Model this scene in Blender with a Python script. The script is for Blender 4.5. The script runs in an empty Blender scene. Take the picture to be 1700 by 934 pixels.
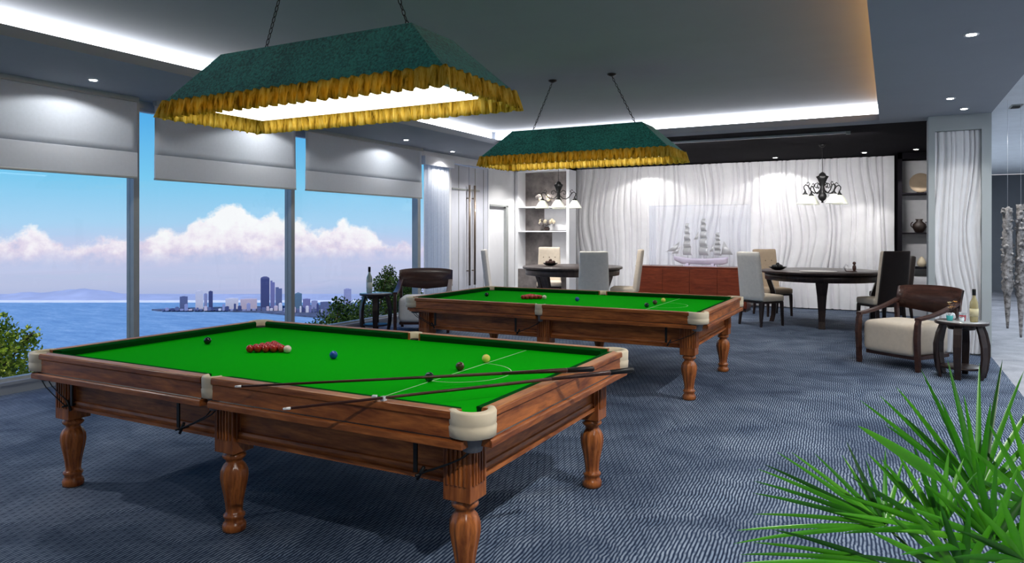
import bpy, math, random
from math import sin, cos, pi, radians, atan2, sqrt
from mathutils import Vector, Matrix
random.seed(7)
SC = bpy.context.scene
COL = SC.collection

# ------------------------------------------------------------------ camera
EYE = 1.6
FPX = 1186.0
cam = bpy.data.cameras.new('camera')
camo = bpy.data.objects.new('camera', cam)
COL.objects.link(camo)
SC.camera = camo
cam.sensor_width = 36.0
cam.lens = 36.0 * FPX / 1700.0
cam.shift_y = -(467.0 - 385.0) / 1700.0
cam.clip_start = 0.05
cam.clip_end = 9000
camo.location = (0, 0, EYE)
camo.rotation_euler = (radians(90), 0, radians(27.94))

SC.view_settings.view_transform = 'Standard'
SC.view_settings.look = 'None'
SC.view_settings.gamma = 1.0
SC.view_settings.exposure = 0.0
SC.view_settings.use_curve_mapping = False

# ------------------------------------------------------------------ tuning values
SKY = 1.0
SUN = 3.2
COVE = 9.0
SHADE_LAMP = 4.0
DOWN = 3.0


# ------------------------------------------------------------------ node helpers
class NT:
    def __init__(s, tree):
        s.t = tree
        s.n = tree.nodes
        s.l = tree.links

    def new(s, typ, **kw):
        nd = s.n.new(typ)
        for k, v in kw.items():
            setattr(nd, k, v)
        return nd

    def link(s, a, b):
        s.l.new(a, b)

    def val(s, sock, v):
        if hasattr(v, 'default_value') or isinstance(v, bpy.types.NodeSocket):
            s.l.new(v, sock)
        else:
            sock.default_value = v

    def math(s, op, a, b=0.0, c=None, clamp=False):
        nd = s.n.new('ShaderNodeMath')
        nd.operation = op
        nd.use_clamp = clamp
        s.val(nd.inputs[0], a)
        s.val(nd.inputs[1], b)
        if c is not None:
            s.val(nd.inputs[2], c)
        return nd.outputs[0]

    def mix(s, f, a, b, blend='MIX'):
        nd = s.n.new('ShaderNodeMix')
        nd.data_type = 'RGBA'
        nd.blend_type = blend
        s.val(nd.inputs[0], f)
        s.val(nd.inputs[6], a)
        s.val(nd.inputs[7], b)
        return nd.outputs[2]

    def ramp(s, fac, pts, interp='LINEAR'):
        nd = s.n.new('ShaderNodeValToRGB')
        nd.color_ramp.interpolation = interp
        e = nd.color_ramp.elements
        while len(e) > 1:
            e.remove(e[-1])
        e[0].position = pts[0][0]
        e[0].color = c4(pts[0][1])
        for p, c in pts[1:]:
            x = e.new(p)
            x.color = c4(c)
        s.l.new(fac, nd.inputs[0])
        return nd.outputs[0]

    def noise(s, vec, scale, detail=3.0, rough=0.5, dist=0.0, dim='3D'):
        nd = s.n.new('ShaderNodeTexNoise')
        nd.noise_dimensions = dim
        if vec is not None:
            s.l.new(vec, nd.inputs['Vector'])
        nd.inputs['Scale'].default_value = scale
        nd.inputs['Detail'].default_value = detail
        nd.inputs['Roughness'].default_value = rough
        nd.inputs['Distortion'].default_value = dist
        return nd

    def bump(s, h, strength, dist=0.01):
        nd = s.n.new('ShaderNodeBump')
        nd.inputs['Strength'].default_value = strength
        nd.inputs['Distance'].default_value = dist
        s.l.new(h, nd.inputs['Height'])
        return nd.outputs[0]


def c4(c):
    if isinstance(c, (int, float)):
        return (c, c, c, 1)
    return (c[0], c[1], c[2], 1)


def srgb(r, g, b):
    f = lambda v: (v / 255 / 12.92) if v / 255 <= 0.04045 else ((v / 255 + 0.055) / 1.055) ** 2.4
    return (f(r), f(g), f(b))


def mat(name, col, rough=0.6, metal=0.0, var=0.06, scale=8.0, bump=0.0, bscale=60.0, spec=0.5,
        trans=0.0, emis=None, estr=0.0, sheen=0.0, coat=0.0):
    m = bpy.data.materials.new(name)
    m.use_nodes = True
    t = NT(m.node_tree)
    b = t.n['Principled BSDF']
    tc = t.new('ShaderNodeTexCoord').outputs['Object']
    nz = t.noise(tc, scale, 4, 0.6)
    lo = tuple(max(0, v * (1 - var)) for v in col)
    hi = tuple(min(1, v * (1 + var)) for v in col)
    t.link(t.ramp(nz.outputs['Fac'], [(0.3, lo), (0.7, hi)]), b.inputs['Base Color'])
    b.inputs['Roughness'].default_value = rough
    b.inputs['Metallic'].default_value = metal
    b.inputs['Specular IOR Level'].default_value = spec
    b.inputs['Sheen Weight'].default_value = sheen
    b.inputs['Coat Weight'].default_value = coat
    b.inputs['Transmission Weight'].default_value = trans
    if emis:
        b.inputs['Emission Color'].default_value = c4(emis)
        b.inputs['Emission Strength'].default_value = estr
    if bump:
        nb = t.noise(tc, bscale, 4, 0.6)
        t.link(t.bump(nb.outputs['Fac'], bump), b.inputs['Normal'])
    return m


def emat(name, col, strength):
    m = bpy.data.materials.new(name)
    m.use_nodes = True
    t = NT(m.node_tree)
    t.n.remove(t.n['Principled BSDF'])
    e = t.new('ShaderNodeEmission')
    e.inputs[0].default_value = c4(col)
    e.inputs[1].default_value = strength
    t.link(e.outputs[0], t.n['Material Output'].inputs[0])
    return m


def thin_glass(name, tint, refl=0.06, veil=0.0, alpha_col=None):
    m = bpy.data.materials.new(name)
    m.use_nodes = True
    t = NT(m.node_tree)
    t.n.remove(t.n['Principled BSDF'])
    tr = t.new('ShaderNodeBsdfTransparent')
    tr.inputs[0].default_value = c4(tint)
    gl = t.new('ShaderNodeBsdfGlossy')
    gl.inputs['Roughness'].default_value = 0.02
    mx = t.new('ShaderNodeMixShader')
    mx.inputs[0].default_value = refl
    t.link(tr.outputs[0], mx.inputs[1])
    t.link(gl.outputs[0], mx.inputs[2])
    out = mx.outputs[0]
    if veil:
        df = t.new('ShaderNodeBsdfDiffuse')
        df.inputs[0].default_value = c4(alpha_col or (0.8, 0.8, 0.8))
        m2 = t.new('ShaderNodeMixShader')
        m2.inputs[0].default_value = veil
        t.link(out, m2.inputs[1])
        t.link(df.outputs[0], m2.inputs[2])
        out = m2.outputs[0]
    t.link(out, t.n['Material Output'].inputs[0])
    return m


def wood(name, c1, c2, axis='X', scale=1.0, rough=0.42, coat=0.1):
    m = bpy.data.materials.new(name)
    m.use_nodes = True
    t = NT(m.node_tree)
    b = t.n['Principled BSDF']
    tc = t.new('ShaderNodeTexCoord').outputs['Object']
    mp = t.new('ShaderNodeMapping')
    t.link(tc, mp.inputs[0])
    sc = {'X': (1.2, 9, 9), 'Y': (9, 1.2, 9), 'Z': (9, 9, 1.2)}[axis]
    mp.inputs['Scale'].default_value = tuple(v * scale for v in sc)
    n1 = t.noise(mp.outputs[0], 1.6, 5, 0.6, 1.2)
    n2 = t.noise(mp.outputs[0], 9.0, 3, 0.6, 0.3)
    f = t.math('ADD', t.math('MULTIPLY', n1.outputs['Fac'], 0.7), t.math('MULTIPLY', n2.outputs['Fac'], 0.3))
    t.link(t.ramp(f, [(0.35, c1), (0.52, tuple((p + q) / 2 for p, q in zip(c1, c2))), (0.66, c2)]), b.inputs['Base Color'])
    b.inputs['Roughness'].default_value = rough
    b.inputs['Coat Weight'].default_value = coat
    b.inputs['Coat Roughness'].default_value = 0.2
    b.inputs['Specular IOR Level'].default_value = 0.3
    return m


# ------------------------------------------------------------------ world: sky over the bay
def make_world():
    w = bpy.data.worlds.new('sky')
    SC.world = w
    w.use_nodes = True
    t = NT(w.node_tree)
    bg = t.n['Background']
    tc = t.new('ShaderNodeTexCoord').outputs['Generated']
    sp = t.new('ShaderNodeSeparateXYZ')
    t.link(tc, sp.inputs[0])
    x, y, z = sp.outputs
    hor = t.math('SQRT', t.math('ADD', t.math('MULTIPLY', x, x), t.math('MULTIPLY', y, y)))
    el = t.math('DIVIDE', z, t.math('MAXIMUM', hor, 0.001))             # tangent of elevation
    az = t.math('ARCTAN2', t.math('MULTIPLY', x, -1.0), y)               # 0 = +Y, growing towards -X
    # clear sky colours by height
    e01 = t.math('MULTIPLY_ADD', el, 1.6, 0.25, clamp=True)
    base = t.ramp(e01, [(0.00, srgb(150, 178, 225)), (0.10, srgb(160, 176, 222)), (0.15, srgb(190, 198, 230)),
                        (0.22, srgb(192, 205, 238)), (0.27, srgb(168, 212, 244)), (0.36, srgb(124, 204, 243)),
                        (0.50, srgb(78, 172, 236)), (1.0, srgb(34, 104, 190))])
    # cloud bank: its top follows a profile over the azimuth
    fc = t.new('ShaderNodeFloatCurve')
    cu = fc.mapping.curves[0]
    a01 = t.math('MULTIPLY_ADD', az, 1 / 1.4, -0.1 / 1.4, clamp=True)    # az 0.1 .. 1.5
    pts = []
    def azof(u): return radians(27.94) - math.atan((u - 850) / FPX)
    prof = [(1000, 372), (700, 412), (672, 398), (650, 402), (625, 384), (600, 368), (575, 360), (550, 374), (520, 372),
            (495, 366), (470, 362), (448, 352), (425, 362), (405, 344), (375, 336), (345, 344), (320, 356), (300, 384), (275, 372),
            (250, 392), (225, 402), (180, 396), (130, 412), (95, 388), (55, 378), (20, 384), (-60, 392), (-300, 380)]
    for u, v in prof:
        tl = (385 - v) / FPX * cos(math.atan((u - 850) / FPX))
        pts.append(((azof(u) - 0.1) / 1.4, (tl + 0.1) / 0.2))
    pts.sort()
    cu.points[0].location = pts[0]
    cu.points[1].location = pts[-1]
    for p in pts[1:-1]:
        cu.points.new(*p)
    fc.mapping.update()
    t.link(a01, fc.inputs['Value'])
    top = t.math('MULTIPLY_ADD', fc.outputs[0], 0.2, -0.1)
    cv = t.new('ShaderNodeCombineXYZ')
    t.link(az, cv.inputs[0]); t.link(el, cv.inputs[1])
    n1 = t.noise(cv.outputs[0], 22, 8, 0.62)
    n2 = t.noise(cv.outputs[0], 46, 6, 0.6)
    edge = t.math('SUBTRACT', t.math('ADD', top, t.math('MULTIPLY', t.math('SUBTRACT', n1.outputs['Fac'], 0.5), 0.075)), el)
    cm = t.math('MULTIPLY', edge, 110.0, clamp=True)
    low = t.math('MULTIPLY_ADD', t.math('ADD', el, t.math('MULTIPLY', t.math('SUBTRACT', n1.outputs['Fac'], 0.5), 0.03)), 42.0, 1.85, clamp=True)
    cm = t.math('MULTIPLY', cm, low)
    # thin puff inside variation
    sh = t.math('ADD', t.math('MULTIPLY', n2.outputs['Fac'], 0.80), t.math('MULTIPLY_ADD', el, 6.5, 0.24))
    ccol = t.ramp(sh, [(0.30, srgb(186, 192, 226)), (0.45, srgb(226, 214, 234)), (0.58, srgb(248, 240, 248)), (0.72, srgb(255, 254, 255))])
    col = t.mix(t.math('MULTIPLY', cm, 0.96), base, ccol)
    # faint streaks in the haze under the bank
    mp = t.new('ShaderNodeMapping'); mp.inputs['Scale'].default_value = (4, 40, 1)
    t.link(cv.outputs[0], mp.inputs[0])
    n3 = t.noise(mp.outputs[0], 1.0, 4, 0.6)
    st = t.math('MULTIPLY', t.math('SUBTRACT', n3.outputs['Fac'], 0.45), 1.4, clamp=True)
    st = t.math('MULTIPLY', st, t.math('SUBTRACT', 1.0, cm))
    st = t.math('MULTIPLY', st, t.math('MULTIPLY_ADD', el, -40.0, 0.6, clamp=True))
    col = t.mix(st, col, c4(srgb(216, 206, 234)))
    t.link(col, bg.inputs[0])
    bg.inputs[1].default_value = SKY


make_world()


def light(name, typ, loc, energy, col=(1, 1, 1), rot=(0, 0, 0), **kw):
    l = bpy.data.lights.new(name, typ)
    l.energy = energy
    l.color = col
    for k, v in kw.items():
        setattr(l, k, v)
    o = bpy.data.objects.new(name, l)
    COL.objects.link(o)
    o.location = loc
    o.rotation_euler = rot
    return o


sun = light('sun', 'SUN', (0, 0, 30), SUN, (1.0, 0.96, 0.9), angle=0.01)
sun.rotation_euler = Vector((-0.10, 0.60, -0.79)).to_track_quat('-Z', 'Y').to_euler()


# ------------------------------------------------------------------ mesh builder
class MB:
    def __init__(s):
        s.v = []
        s.f = []
        s.sm = []

    def add(s, vs, fs, smooth=False, M=None):
        o = len(s.v)
        for p in vs:
            p = Vector(p)
            if M is not None:
                p = M @ p
            s.v.append(tuple(p))
        for f in fs:
            s.f.append([i + o for i in f])
            s.sm.append(smooth)
        return s

    def box(s, x0, x1, y0, y1, z0, z1, M=None):
        vs = [(x0, y0, z0), (x1, y0, z0), (x1, y1, z0), (x0, y1, z0), (x0, y0, z1), (x1, y0, z1), (x1, y1, z1), (x0, y1, z1)]
        fs = [(0, 3, 2, 1), (4, 5, 6, 7), (0, 1, 5, 4), (1, 2, 6, 5), (2, 3, 7, 6), (3, 0, 4, 7)]
        return s.add(vs, fs, False, M)

    def frustum(s, b, t, z0, z1, M=None):
        (ax0, ax1, ay0, ay1), (bx0, bx1, by0, by1) = b, t
        vs = [(ax0, ay0, z0), (ax1, ay0, z0), (ax1, ay1, z0), (ax0, ay1, z0), (bx0, by0, z1), (bx1, by0, z1), (bx1, by1, z1), (bx0, by1, z1)]
        fs = [(0, 3, 2, 1), (4, 5, 6, 7), (0, 1, 5, 4), (1, 2, 6, 5), (2, 3, 7, 6), (3, 0, 4, 7)]
        return s.add(vs, fs, False, M)

    def lathe(s, prof, c=(0, 0, 0), n=24, flute=0, depth=0.0, frange=None, M=None, smooth=True, arc=None):
        vs, fs = [], []
        for (r, z) in prof:
            for k in range(n):
                a = 2 * pi * k / n
                rr = r
                if flute and frange and frange[0] <= z <= frange[1]:
                    rr = r * (1 - depth * (0.5 + 0.5 * cos(flute * a)))
                vs.append((c[0] + rr * cos(a), c[1] + rr * sin(a), c[2] + z))
        m = len(prof)
        for i in range(m - 1):
            for k in range(n):
                k2 = (k + 1) % n
                fs.append((i * n + k, i * n + k2, (i + 1) * n + k2, (i + 1) * n + k))
        fs.append(tuple(range(n))[::-1])
        fs.append(tuple(range((m - 1) * n, m * n)))
        return s.add(vs, fs, smooth, M)

    def sphere(s, c, r, n=16, m=10, sc=(1, 1, 1), M=None):
        vs, fs = [], []
        for i in range(m + 1):
            th = pi * i / m
            for k in range(n):
                a = 2 * pi * k / n
                vs.append((c[0] + r * sc[0] * sin(th) * cos(a), c[1] + r * sc[1] * sin(th) * sin(a), c[2] - r * sc[2] * cos(th)))
        for i in range(m):
            for k in range(n):
                k2 = (k + 1) % n
                fs.append((i * n + k, i * n + k2, (i + 1) * n + k2, (i + 1) * n + k))
        return s.add(vs, fs, True, M)

    def tube(s, pts, r, n=8, M=None, closed=False, smooth=True):
        pts = [Vector(p) for p in pts]
        m = len(pts)
        vs, fs = [], []
        prev = None
        for i, p in enumerate(pts):
            if closed:
                d = pts[(i + 1) % m] - pts[i - 1]
            else:
                d = pts[min(i + 1, m - 1)] - pts[max(i - 1, 0)]
            d.normalize()
            if prev is None:
                a = Vector((0, 0, 1)) if abs(d.z) < 0.9 else Vector((1, 0, 0))
                u = d.cross(a).normalized()
            else:
                u = (prev - d * prev.dot(d)).normalized()
            prev = u
            w = d.cross(u)
            rr = r[i] if isinstance(r, (list, tuple)) else r
            for k in range(n):
                a = 2 * pi * k / n
                vs.append(p + u * (rr * cos(a)) + w * (rr * sin(a)))
        mm = m if closed else m - 1
        for i in range(mm):
            i2 = (i + 1) % m
            for k in range(n):
                k2 = (k + 1) % n
                fs.append((i * n + k, i * n + k2, i2 * n + k2, i2 * n + k))
        if not closed:
            fs.append(tuple(range(n))[::-1])
            fs.append(tuple(range((m - 1) * n, m * n)))
        return s.add(vs, fs, smooth, M)

    def prism(s, poly, z0, z1, M=None, smooth=False):
        n = len(poly)
        vs = [(p[0], p[1], z0) for p in poly] + [(p[0], p[1], z1) for p in poly]
        fs = [tuple(range(n))[::-1], tuple(range(n, 2 * n))]
        for i in range(n):
            j = (i + 1) % n
            fs.append((i, j, n + j, n + i))
        return s.add(vs, fs, smooth, M)

    def sweep(s, prof, a, b, M=None):
        """profile [(d, z)] swept along x from a to b: d goes along +y"""
        n = len(prof)
        vs = [(a, d, z) for d, z in prof] + [(b, d, z) for d, z in prof]
        fs = [tuple(range(n)), tuple(range(n, 2 * n))[::-1]]
        for i in range(n):
            j = (i + 1) % n
            fs.append((j, i, n + i, n + j))
        return s.add(vs, fs, False, M)

    def grid(s, fn, nu, nv, smooth=True, M=None):
        vs = [fn(i / nu, j / nv) for j in range(nv + 1) for i in range(nu + 1)]
        fs = [(j * (nu + 1) + i, j * (nu + 1) + i + 1, (j + 1) * (nu + 1) + i + 1, (j + 1) * (nu + 1) + i) for j in range(nv) for i in range(nu)]
        return s.add(vs, fs, smooth, M)

    def rbox(s, x0, x1, y0, y1, z0, z1, r, M=None, puff=0.0, n=5):
        """soft box: a superellipsoid-like cushion made from a cube grid"""
        N = 10
        cx, cy, cz = (x0 + x1) / 2, (y0 + y1) / 2, (z0 + z1) / 2
        hx, hy, hz = (x1 - x0) / 2, (y1 - y0) / 2, (z1 - z0) / 2
        cache = {}
        vs, fs = [], []

        def vid(i, j, k):
            if (i, j, k) in cache:
                return cache[(i, j, k)]
            q = []
            for a, h in ((i, hx), (j, hy), (k, hz)):
                # concentrate points near the rim
                tt = -1 + 2 * a / N
                tt = sin(tt * pi / 2)
                q.append(tt * h)
            p = Vector(q)
            inner = Vector((max(-hx + r, min(hx - r, p.x)), max(-hy + r, min(hy - r, p.y)), max(-hz + r, min(hz - r, p.z))))
            dd = p - inner
            if dd.length > 1e-9:
                p = inner + dd.normalized() * r
            if puff:
                fx, fy, fz = 1 - (p.x / hx) ** 2, 1 - (p.y / hy) ** 2, 1 - (p.z / hz) ** 2
                p.z += puff * fx * fy * (1 if p.z > 0 else -1) * (abs(p.z) / hz)
            cache[(i, j, k)] = len(vs)
            vs.append((p.x + cx, p.y + cy, p.z + cz))
            return cache[(i, j, k)]
        for a in range(N):
            for b in range(N):
                fs.append((vid(a, b, 0), vid(a, b + 1, 0), vid(a + 1, b + 1, 0), vid(a + 1, b, 0)))
                fs.append((vid(a, b, N), vid(a + 1, b, N), vid(a + 1, b + 1, N), vid(a, b + 1, N)))
                fs.append((vid(a, 0, b), vid(a + 1, 0, b), vid(a + 1, 0, b + 1), vid(a, 0, b + 1)))
                fs.append((vid(a, N, b), vid(a, N, b + 1), vid(a + 1, N, b + 1), vid(a + 1, N, b)))
                fs.append((vid(0, a, b), vid(0, a, b + 1), vid(0, a + 1, b + 1), vid(0, a + 1, b)))
                fs.append((vid(N, a, b), vid(N, a + 1, b), vid(N, a + 1, b + 1), vid(N, a, b + 1)))
        return s.add(vs, fs, True, M)

    def build(s, name, m, parent=None, loc=None, rotz=0.0, bevel=0.0, subsurf=0, thick=0.0):
        me = bpy.data.meshes.new(name)
        me.from_pydata(s.v, [], s.f)
        me.polygons.foreach_set('use_smooth', s.sm)
        me.update()
        me.materials.append(m)
        o = bpy.data.objects.new(name, me)
        COL.objects.link(o)
        if parent is not None:
            o.parent = parent
        if loc is not None:
            o.location = loc
        o.rotation_euler[2] = rotz
        if thick:
            md = o.modifiers.new('thickness', 'SOLIDIFY'); md.thickness = thick; md.offset = 0
        if bevel:
            md = o.modifiers.new('bevel', 'BEVEL'); md.width = bevel; md.segments = 2; md.limit_method = 'ANGLE'
        if subsurf:
            md = o.modifiers.new('subsurf', 'SUBSURF'); md.levels = subsurf; md.render_levels = subsurf
        return o


def tag(o, label, cat, group=None, kind=None):
    o['label'] = label
    o['category'] = cat
    if group:
        o['group'] = group
    if kind:
        o['kind'] = kind
    return o


def thing(name, label, cat, loc=(0, 0, 0), rotz=0.0, group=None):
    o = bpy.data.objects.new(name, None)
    o.empty_display_size = 0.1
    COL.objects.link(o)
    o.location = loc
    o.rotation_euler = (0, 0, rotz)
    return tag(o, label, cat, group)


def struct(name, mb, m, parent=None, **kw):
    o = mb.build(name, m, parent, **kw)
    if parent is None:
        o['kind'] = 'structure'
    return o


def dup(root, loc=None, rotz=None, label=None, group=None, par=None):
    r = root.copy()
    COL.objects.link(r)
    if par is not None:
        r.parent = par
    if loc is not None:
        r.location = loc
    if rotz is not None:
        r.rotation_euler = (0, 0, rotz)
    if label:
        r['label'] = label
    if group:
        r['group'] = group
    for ch in list(root.children):
        dup(ch, par=r)
    return r


def facing(dx, dy):
    """rotation that turns local -Y towards (dx, dy)"""
    return atan2(dx, -dy)


# ------------------------------------------------------------------ materials
M = {}
M['paint'] = mat('cool white paint', (0.50, 0.53, 0.58), 0.7, var=0.02, scale=2)
M['soffit'] = mat('dimmed white ceiling paint', (0.27, 0.30, 0.345), 0.75, var=0.03, scale=1.5)  # white paint; its dim light is put into this grey
M['tray'] = mat('dimmed white tray ceiling paint', (0.25, 0.27, 0.28), 0.75, var=0.05, scale=1.0)  # also white paint, with the dimness of the tray mixed into the colour
M['dark_ceiling'] = mat('charcoal ceiling paint', (0.011, 0.010, 0.013), 0.95, var=0.1, scale=2, spec=0.05)
M['wall'] = mat('pale wall paint', (0.80, 0.81, 0.84), 0.7, var=0.03, scale=2)
M['cove'] = emat('cove light diffuser', (0.93, 0.93, 1.0), COVE)
M['cove_warm'] = emat('warm cove light diffuser', (1.0, 0.50, 0.18), 14.0)
M['alu'] = mat('grey window aluminium', (0.40, 0.42, 0.42), 0.45, metal=0.2, var=0.05)
M['blind'] = mat('pale grey blind fabric', (0.55, 0.61, 0.70), 0.85, var=0.03, scale=30, bump=0.05, bscale=300)
M['hem'] = mat('pale hem fabric', (0.66, 0.71, 0.79), 0.85, var=0.02, scale=30)
M['white_cloth'] = mat('white pleated fabric', (0.86, 0.86, 0.88), 0.7, var=0.03, scale=6, sheen=0.1)
M['sheer_solid'] = mat('white pelmet fabric', (0.84, 0.87, 0.93), 0.7, var=0.02, scale=6)


def sheer_mat():
    m = bpy.data.materials.new('white sheer fabric')
    m.use_nodes = True
    t = NT(m.node_tree)
    t.n.remove(t.n['Principled BSDF'])
    tc = t.new('ShaderNodeTexCoord').outputs['Object']
    n = t.noise(tc, 30, 2, 0.5)
    col = t.ramp(n.outputs['Fac'], [(0.3, (0.90, 0.92, 0.95)), (0.7, (0.97, 0.98, 1.0))])
    d = t.new('ShaderNodeBsdfDiffuse'); tr = t.new('ShaderNodeBsdfTranslucent')
    t.link(col, d.inputs[0]); t.link(col, tr.inputs[0])
    mx = t.new('ShaderNodeMixShader'); mx.inputs[0].default_value = 0.55
    t.link(d.outputs[0], mx.inputs[1]); t.link(tr.outputs[0], mx.inputs[2])
    t.link(mx.outputs[0], t.n['Material Output'].inputs[0])
    return m


M['sheer'] = sheer_mat()
M['mahog'] = wood('red mahogany', (0.14, 0.032, 0.008), (0.56, 0.18, 0.042), 'X', coat=0.12)
M['mahog_y'] = wood('red mahogany across', (0.14, 0.032, 0.008), (0.56, 0.18, 0.042), 'Y', coat=0.12)
M['mahog_z'] = wood('red mahogany upright', (0.14, 0.032, 0.008), (0.56, 0.18, 0.042), 'Z', rough=0.30, coat=0.25)
M['rail'] = wood('lighter mahogany rail', (0.26, 0.085, 0.026), (0.64, 0.27, 0.09), 'X')
M['rail_y'] = wood('lighter mahogany rail across', (0.26, 0.085, 0.026), (0.64, 0.27, 0.09), 'Y')
M['cab'] = wood('sideboard mahogany', (0.07, 0.013, 0.006), (0.17, 0.036, 0.014), 'X', rough=0.3)
M['dark_wood'] = wood('dark walnut', (0.012, 0.008, 0.008), (0.045, 0.026, 0.022), 'Z', rough=0.35)
M['grey_wood'] = wood('greyed walnut', (0.035, 0.026, 0.026), (0.10, 0.075, 0.070), 'Z', rough=0.4)
M['brown_wood'] = wood('brown walnut', (0.030, 0.013, 0.010), (0.085, 0.036, 0.026), 'X', rough=0.35)
M['leather'] = mat('cream pocket leather', (0.70, 0.60, 0.43), 0.45, var=0.05, scale=12, bump=0.04, bscale=200)
M['pocket_plastic'] = mat('grey pocket bucket', (0.17, 0.17, 0.18), 0.5, var=0.1)
M['black_iron'] = mat('black iron', (0.012, 0.012, 0.012), 0.45, metal=0.4, var=0.2, scale=30)
M['cream_up'] = mat('cream upholstery', (0.66, 0.57, 0.46), 0.85, var=0.05, scale=20, bump=0.08, bscale=350)
M['white_up'] = mat('off white upholstery', (0.80, 0.76, 0.70), 0.85, var=0.05, scale=20, bump=0.08, bscale=350)
M['tan_up'] = mat('tan upholstery', (0.34, 0.26, 0.18), 0.85, var=0.05, scale=20, bump=0.08, bscale=350)
M['grey_up'] = mat('grey upholstery', (0.58, 0.56, 0.54), 0.85, var=0.05, scale=20, bump=0.08, bscale=350)
M['brown_leather'] = mat('dark brown leather', (0.024, 0.015, 0.012), 0.45, var=0.15, scale=12)
M['button'] = mat('fabric button', (0.20, 0.15, 0.10), 0.8)
M['brass'] = mat('dull brass', (0.45, 0.30, 0.12), 0.35, metal=0.9, var=0.1)
M['silver'] = mat('pale silver', (0.75, 0.76, 0.80), 0.3, metal=0.6, var=0.05)
M['bright_bulb'] = emat('downlight bulb', (1.0, 0.97, 0.92), 30.0)
M['chalk'] = mat('pale chalk', (0.62, 0.66, 0.70), 0.9, var=0.05)
M['mark'] = mat('pale cloth marking', (0.38, 0.62, 0.34), 0.9, var=0.05)
M['leaf_out'] = None


def felt(name, c, v):
    m = mat(name, c, 0.95, var=v, scale=700, bump=0.06, bscale=900, spec=0.02, sheen=0.0)
    return m


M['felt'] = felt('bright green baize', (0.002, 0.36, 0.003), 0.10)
M['felt_shaded'] = felt('shadow darkened cushion baize', (0.002, 0.060, 0.008), 0.10)  # shadow on the cushion faces is put into this darker green


def carpet():
    m = bpy.data.materials.new('blue woven carpet')
    m.use_nodes = True
    t = NT(m.node_tree)
    b = t.n['Principled BSDF']
    tc = t.new('ShaderNodeTexCoord').outputs['Object']
    big = t.noise(tc, 0.9, 3, 0.55, 0.8)
    sw = t.noise(tc, 2.2, 3, 0.6, 1.5)
    sp = t.new('ShaderNodeSeparateXYZ'); t.link(tc, sp.inputs[0])
    x, y = sp.outputs[0], sp.outputs[1]
    wob = t.math('MULTIPLY', t.math('SUBTRACT', sw.outputs['Fac'], 0.5), 0.05)
    # dashes running diagonally: a = across the rows, b = along them
    a = t.math('ADD', t.math('ADD', t.math('MULTIPLY', x, 1.0), t.math('MULTIPLY', y, 0.06)), wob)
    bb = y
    row = t.math('MULTIPLY', a, 1 / 0.0195)
    ri = t.math('FLOOR', row)
    along = t.math('ADD', t.math('MULTIPLY', bb, 1 / 0.13), t.math('MULTIPLY', ri, 0.37))
    s1 = t.math('PINGPONG', row, 0.5)
    s1 = t.math('MULTIPLY', t.math('SUBTRACT', s1, 0.14), 4.5, clamp=True)
    s2 = t.math('PINGPONG', along, 0.5)
    s2 = t.math('MULTIPLY', t.math('SUBTRACT', s2, 0.03), 7.0, clamp=True)
    dash = t.math('MULTIPLY', s1, t.math('MULTIPLY_ADD', s2, 0.55, 0.45))
    fine = t.noise(tc, 160, 3, 0.7)
    patch = t.math('MULTIPLY', t.math('SUBTRACT', big.outputs['Fac'], 0.33), 3.0, clamp=True)
    dash = t.math('MULTIPLY', dash, t.math('MULTIPLY_ADD', patch, 0.65, 0.35))
    dash = t.math('MULTIPLY', dash, t.math('MULTIPLY_ADD', fine.outputs['Fac'], 0.9, 0.5))
    dark = t.ramp(sw.outputs['Fac'], [(0.3, (0.006, 0.014, 0.040)), (0.7, (0.018, 0.038, 0.085))])
    lite = t.ramp(sw.outputs['Fac'], [(0.3, (0.20, 0.27, 0.38)), (0.7, (0.41, 0.48, 0.58))])
    t.link(t.mix(dash, dark, lite), b.inputs['Base Color'])
    b.inputs['Roughness'].default_value = 0.8
    b.inputs['Specular IOR Level'].default_value = 0.12
    t.link(t.bump(dash, 0.5, 0.004), b.inputs['Normal'])
    return m


M['carpet'] = carpet()


def stone():
    m = bpy.data.materials.new('pale grey woven floor')
    m.use_nodes = True
    t = NT(m.node_tree)
    b = t.n['Principled BSDF']
    tc = t.new('ShaderNodeTexCoord').outputs['Object']
    n = t.noise(tc, 2.0, 4, 0.6, 0.6)
    n2 = t.noise(tc, 60, 3, 0.7)
    f = t.math('ADD', t.math('MULTIPLY', n.outputs['Fac'], 0.6), t.math('MULTIPLY', n2.outputs['Fac'], 0.4))
    t.link(t.ramp(f, [(0.35, (0.15, 0.16, 0.19)), (0.65, (0.42, 0.42, 0.46))]), b.inputs['Base Color'])
    b.inputs['Roughness'].default_value = 0.5
    return m


M['stone'] = stone()

# ------------------------------------------------------------------ ROOM SHELL
WX = -7.745       # window wall
RX = 1.14         # right edge of the games room
YB = 16.15        # curtain wall
ZC = 3.13
ZT = 3.40
YN = -2.6
CX = 4.2
CY = 23.0
struct('floor', MB().box(WX - 0.2, RX, YN, YB + 0.1, -0.12, 0), M['carpet'])
struct('floor_corridor', MB().box(RX, CX, YN, CY, -0.12, 0.0), M['stone'])
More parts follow.
